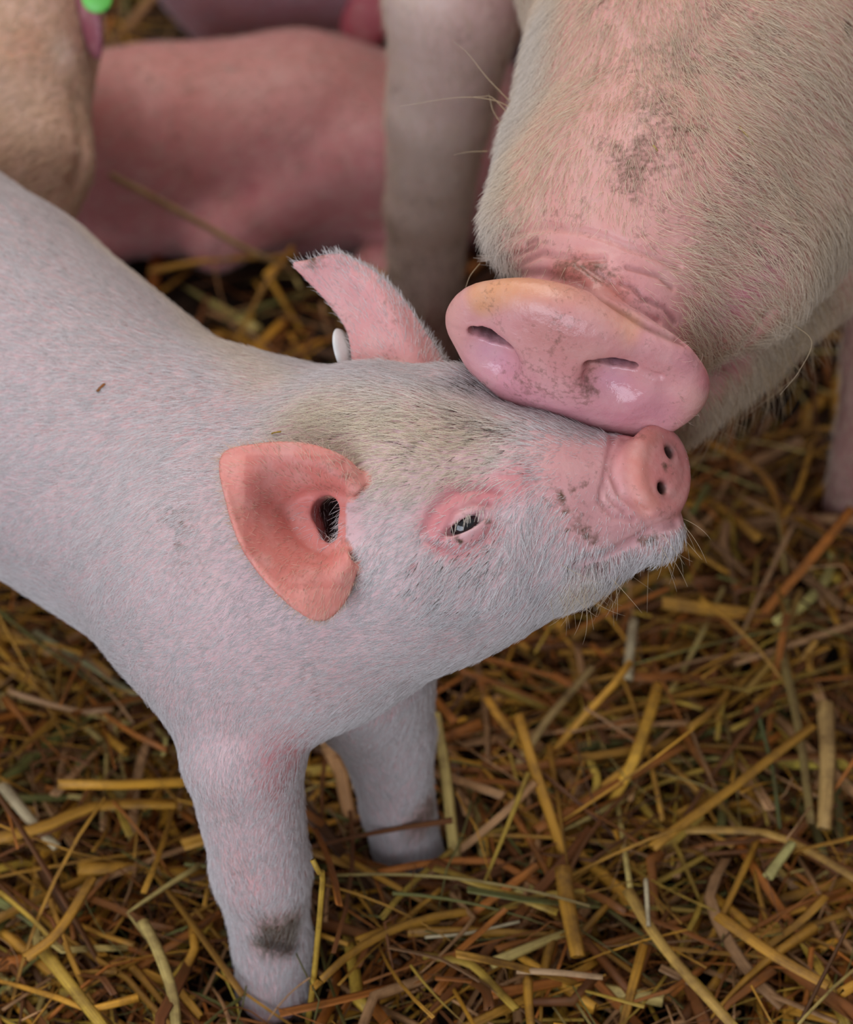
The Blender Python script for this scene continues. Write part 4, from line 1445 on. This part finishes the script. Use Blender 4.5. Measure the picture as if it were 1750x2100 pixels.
# individual stalks lying on top, each its own object
SP_ = []
HAND = [
    ([(632, 2096, 2), (646, 1985, 5), (662, 1805, 10), (655, 1790, 10.6), (641, 1763, 11.2)], 13, YEL, 'thin golden stalk standing upright against the near foreleg, its tip bent', 0.8),
    ([(932, 1880, 2.2), (936, 1800, 3.0), (926, 1690, 4), (912, 1570, 5), (893, 1462, 6)], 27, PALEY, 'wide pale yellow blade standing just right of the far foreleg', 0.3),
    ([(703, 1757, 3.5), (820, 1822, 3.4), (940, 1888, 3)], 17, GOLD, 'straight golden stalk slanting down from between the two forelegs', 0.6),
    ([(-20, 1722, 3.5), (90, 1695, 3.7), (200, 1652, 3.9), (360, 1648, 3.7)], 36, GOLD, 'broad golden blade running from the left border toward the near foreleg', 0.3),
    ([(4, 1608, 3.8), (60, 1678, 3.6), (118, 1738, 3.2)], 28, WHT, 'whitish pointed blade crossed by a broad golden one at the left border', 0.3),
    ([(72, 1295, 3), (180, 1362, 3.3), (250, 1408, 3.4), (332, 1452, 3.0)], 17, lin([184, 186, 136]), 'pale green stalk slanting under the belly of the front pig', 0.6),
    ([(85, 1945, 4), (140, 2015, 4), (215, 2110, 3.8)], 30, YEL, 'bright yellow blade slanting to the bottom border at the lower left', 0.3),
    ([(292, 1888, 4.6), (318, 1935, 4.4), (352, 2030, 4), (362, 2110, 3.4)], 25, PALEY, 'pale folded blade hanging to the bottom border left of the near foreleg', 0.3),
    ([(0, 1830, 3.8), (60, 1880, 4), (110, 1930, 4)], 12, YEL, 'thin yellow stalk entering at the left border, lower down', 0.8),
    ([(52, 1965, 4.5), (120, 1910, 4.7), (190, 1800, 4.9)], 26, GOLD, 'curved orange-gold blade rising at the lower left corner', 0.3),
    ([(1062, 1570, 3), (1120, 1480, 3.4), (1215, 1368, 3.6)], 23, lin([186, 158, 100]), 'long tapering grey-gold blade below the young pig\'s chin', 0.3),
    ([(1368, 1432, 3.2), (1422, 1335, 3.6), (1484, 1205, 4)], 15, PALEY, 'straight pale stalk slanting up below the young pig\'s mouth', 0.6),
    ([(1288, 1395, 3.6), (1292, 1340, 3.9), (1300, 1270, 4.0)], 26, WHT, 'short whitish blade standing on the end of a broad orange one', 0.3),
    ([(1296, 1388, 3.5), (1400, 1388, 3.5), (1510, 1396, 3.2)], 34, ORNG, 'broad orange-brown blade lying level to the right of a whitish one', 0.3),
    ([(1338, 1738, 4.2), (1400, 1690, 4.4), (1480, 1632, 4.6), (1668, 1488, 4.6)], 27, GOLD, 'longest golden blade rising to the right in the middle of the open straw', 0.35),
    ([(1098, 1702, 3.6), (1240, 1622, 3.8), (1400, 1530, 3.8)], 26, ORNG, 'long orange-brown blade lying parallel above the long golden one', 0.3),
    ([(1155, 1778, 4.8), (1165, 1860, 4.6), (1186, 1962, 4.2)], 36, GOLD, 'short broad golden piece cut square, lying nearly upright', 0.3),
    ([(1288, 1826, 4.6), (1335, 1905, 4.6), (1400, 1990, 4.4), (1510, 2110, 4)], 26, lin([212, 170, 84]), 'long ridged yellow stalk sloping to the bottom border right of centre', 0.5),
    ([(1325, 1803, 5.6), (1331, 1900, 4.8)], 11, WHT, 'small white stalk standing upright beside the ridged yellow one', 0.8),
    ([(1473, 1878, 4.6), (1590, 1960, 4.6), (1700, 2022, 4.4)], 30, GOLD, 'golden blade sloping down to the right near the bottom right corner', 0.35),
    ([(1060, 1990, 4.8), (1140, 1994, 4.8), (1236, 2004, 4.6)], 18, lin([218, 180, 134]), 'pale pinkish stub lying level near the bottom border', 0.4),
    ([(1083, 2006, 4.4), (1084, 2050, 4.2), (1090, 2110, 4)], 20, GOLD, 'golden stalk running down from the pale pinkish stub', 0.8),
    ([(1692, 1440, 4.8), (1698, 1560, 4.5), (1690, 1700, 4.0)], 38, lin([214, 174, 104]), 'wide split tan blade standing near the right border', 0.3),
    ([(1598, 1310, 4.5), (1640, 1500, 4.5), (1664, 1690, 4.2)], 22, lin([150, 130, 74]), 'long olive blade just left of the wide split tan one', 0.3),
    ([(1552, 1450, 4.2), (1585, 1580, 4.3), (1600, 1700, 4.0)], 10, lin([92, 116, 70]), 'thin green stem curving among the golden blades', 0.8),
    ([(225, 358, 10.5), (400, 452, 7.4), (500, 508, 5.6), (604, 556, 3.4)], 19, lin([190, 156, 104]), 'long pale stalk leaning in front of the lying rosy pig', 0.8),
    ([(305, 556, 3), (440, 532, 3.4), (610, 524, 3.2)], 24, GOLD, 'golden stalk lying along the belly of the lying rosy pig', 0.5),
    ([(1574, 1800, 4.6), (1626, 1728, 4.9)], 25, lin([204, 196, 120]), 'short pale green pointed stub among golden blades, right of centre', 0.4),
    ([(1405, 1702, 4), (1560, 1706, 4.2), (1660, 1745, 4.3), (1770, 1812, 4.3)], 24, lin([204, 158, 72]), 'long bent tan-gold stalk reaching the right border', 0.4),
    ([(872, 1922, 3.8), (960, 1914, 4), (1065, 1890, 3.8)], 8, WHT, 'thin pale curved stem lying between the near foreleg and the square golden piece', 0.8),
    ([(1450, 905, 4), (1560, 965, 3.8), (1602, 1050, 3.6), (1610, 1140, 3)], 24, lin([184, 124, 40]), 'blurred golden stalk bending down to the right of both snouts', 0.5),
    ([(1600, 1075, 3.4), (1640, 1000, 4.2), (1668, 905, 5)], 18, GOLD, 'blurred golden stalk pointing up beside the sow\'s leg at the right border', 0.5),
    ([(870, 1960, 4), (960, 1975, 4.2), (1010, 2020, 4), (1060, 2070, 4)], 22, YEL, 'yellow-green bent blade near the bottom border right of the near foreleg', 0.3),
    ([(600, 1730, 3), (720, 1775, 3.2), (800, 1790, 3)], 24, lin([196, 142, 54]), 'golden blade lying behind the near foreleg', 0.4),
    ([(1210, 1555, 4.2), (1225, 1600, 3.8), (1212, 1650, 3.5)], 20, YEL, 'short yellow torn piece below the long orange-brown blade', 0.3),
    ([(1040, 1648, 3.6), (1090, 1730, 3.6), (1128, 1800, 3.6)], 17, ORNG, 'orange stalk slanting down above the square golden piece', 0.6),
    ([(1530, 1420, 4), (1600, 1330, 4.3), (1640, 1210, 4.6)], 18, lin([188, 148, 66]), 'grey-gold stalk rising steeply right of the pale slanting one', 0.6),
    ([(1640, 2100, 4.4), (1690, 2000, 5.5), (1745, 1890, 7)], 9, DARK, 'dark brown twig rising at the bottom right corner', 0.9),
]


def px_path(pts, n=9):
    a = np.array([onground(x, y, h) for x, y, h in pts])
    if len(a) == 2: a = np.array([a[0], 0.5 * (a[0] + a[1]), a[1]])
    return to_world(Sheet.cr(a[:, None, :], n)[:, 0])


for pts, wpx, c, lab, arch in HAND:
    P = px_path(pts)
    st = Strands()
    st.add(P, wpx / 45 * 0.01, c, arch=arch, seed=rng.uniform(0, 50))
    o = P.mean(0); o[2] = P[:, 2].min()
    ob = st.build('straw_stalk', o)
    tag(ob, lab, 'straw')

# loose stalks scattered over the visible bedding
def view_px(p):
    q = from_world(p)
    s = 110 / (110 - q[:, 2])
    return 875 + q[:, 0] * 50 * s, 1050 - q[:, 1] * 50 * s


made = 0
r = np.random.default_rng(77)
KINDS_ = [(GOLD, 'golden'), (ORNG, 'orange-brown'), (TAN, 'tan'), (YEL, 'yellow'), (PALEY, 'pale'), (GREEN, 'greenish'), (BRWN, 'dark brown')]
kw_ = np.array([.30, .22, .12, .12, .08, .06, .10])
cands = []
while len(cands) < 900:
    px_, py_ = r.uniform(0, 1750), (r.uniform(1150, 2100) if r.random() < 0.85 else r.uniform(520, 1200))
    g = to_world(onground(px_, py_, 3.5))
    L = r.uniform(0.04, 0.12)
    P = rand_path(r, g[0], g[1], floor_height(g[0], g[1]) + 0.012 + r.uniform(0, 0.008), L, flat=0.16, n=8)
    gx, gy = view_px(P)
    if gx.min() < -60 or gx.max() > 1810 or gy.max() > 2150: continue
    cands.append((P, gx[[1, 4, 6]], gy[[1, 4, 6]]))
GX = np.concatenate([c[1] for c in cands]); GY = np.concatenate([c[2] for c in cands])
free = np.ones(len(GX), bool)
for bb in (pg, sw, lyb, lbod):
    free &= bb.pick(GX, GY)[1] >= 0.35
free = free.reshape(-1, 3).all(1)
dd = sdf_animals(np.concatenate([c[0] for c in cands])).reshape(len(cands), 8).min(1)
for (P, _a, _b), f_, d_ in zip(cands, free, dd):
    if made >= 255: break
    if not f_ or d_ < 0.3: continue
    w_ = 0.0014 + 0.0050 * r.random() ** 1.4
    k_ = r.choice(len(KINDS_), p=kw_)
    st = Strands()
    st.add(P, w_, np.clip(KINDS_[k_][0] * r.uniform(0.7, 1.1), 0, 1), arch=r.choice([0.12, 0.3, 0.9]), roll=r.normal(0, 0.4), seed=r.uniform(0, 50), taper=r.choice([0.9, 0.6, 0.2]), tail=r.uniform(0.5, 1.2))
    o = P.mean(0); o[2] = P[:, 2].min()
    ob = st.build('straw_stalk', o)
    nm = KINDS_[k_][1]
    tag(ob, '%s stalk lying loose in the tangle on top of the straw bedding' % nm, 'straw', group='%s stalks loose on the bedding' % nm)
    made += 1

# bits of straw clinging to the two pigs
for bod, a_, b_, wpx, c, lab in (
        (sw, (1514, 262), (1543, 298), 6, YEL, 'small yellow straw chip stuck on the adult pig\'s cheek'),
        (sw, (1004, 418), (1024, 392), 5, PALEY, 'small pale straw chip caught in the adult pig\'s lip hair'),
        (pg, (201, 806), (216, 790), 8, ORNG, 'tiny orange straw chip on the front pig\'s shoulder'),
        (pg, (560, 892), (579, 888), 6, YEL, 'tiny yellow straw chip on the front pig\'s neck above its ear'),
        (sw, (1340, 300), (1349, 312), 5, PALEY, 'pale crumb on the muddy bridge of the adult pig\'s face'),
        (sw, (1490, 885), (1501, 870), 5, YEL, 'tiny yellow crumb under the adult pig\'s mouth')):
    p_, best = bod.pick([a_[0], b_[0]], [a_[1], b_[1]])
    if best.max() > 0.2: continue
    n_ = gradient(bod, p_); n_ /= np.linalg.norm(n_, axis=1)[:, None]
    q = p_ + n_ * 0.10
    m_ = q.mean(0) + n_.mean(0) * 0.03
    P = to_world(np.array([q[0], m_, q[1]]))
    st = Strands(); st.add(P, wpx / 50 * 0.01, c, arch=0.4)
    tag(st.build('straw_chip', P[1]), lab, 'straw')
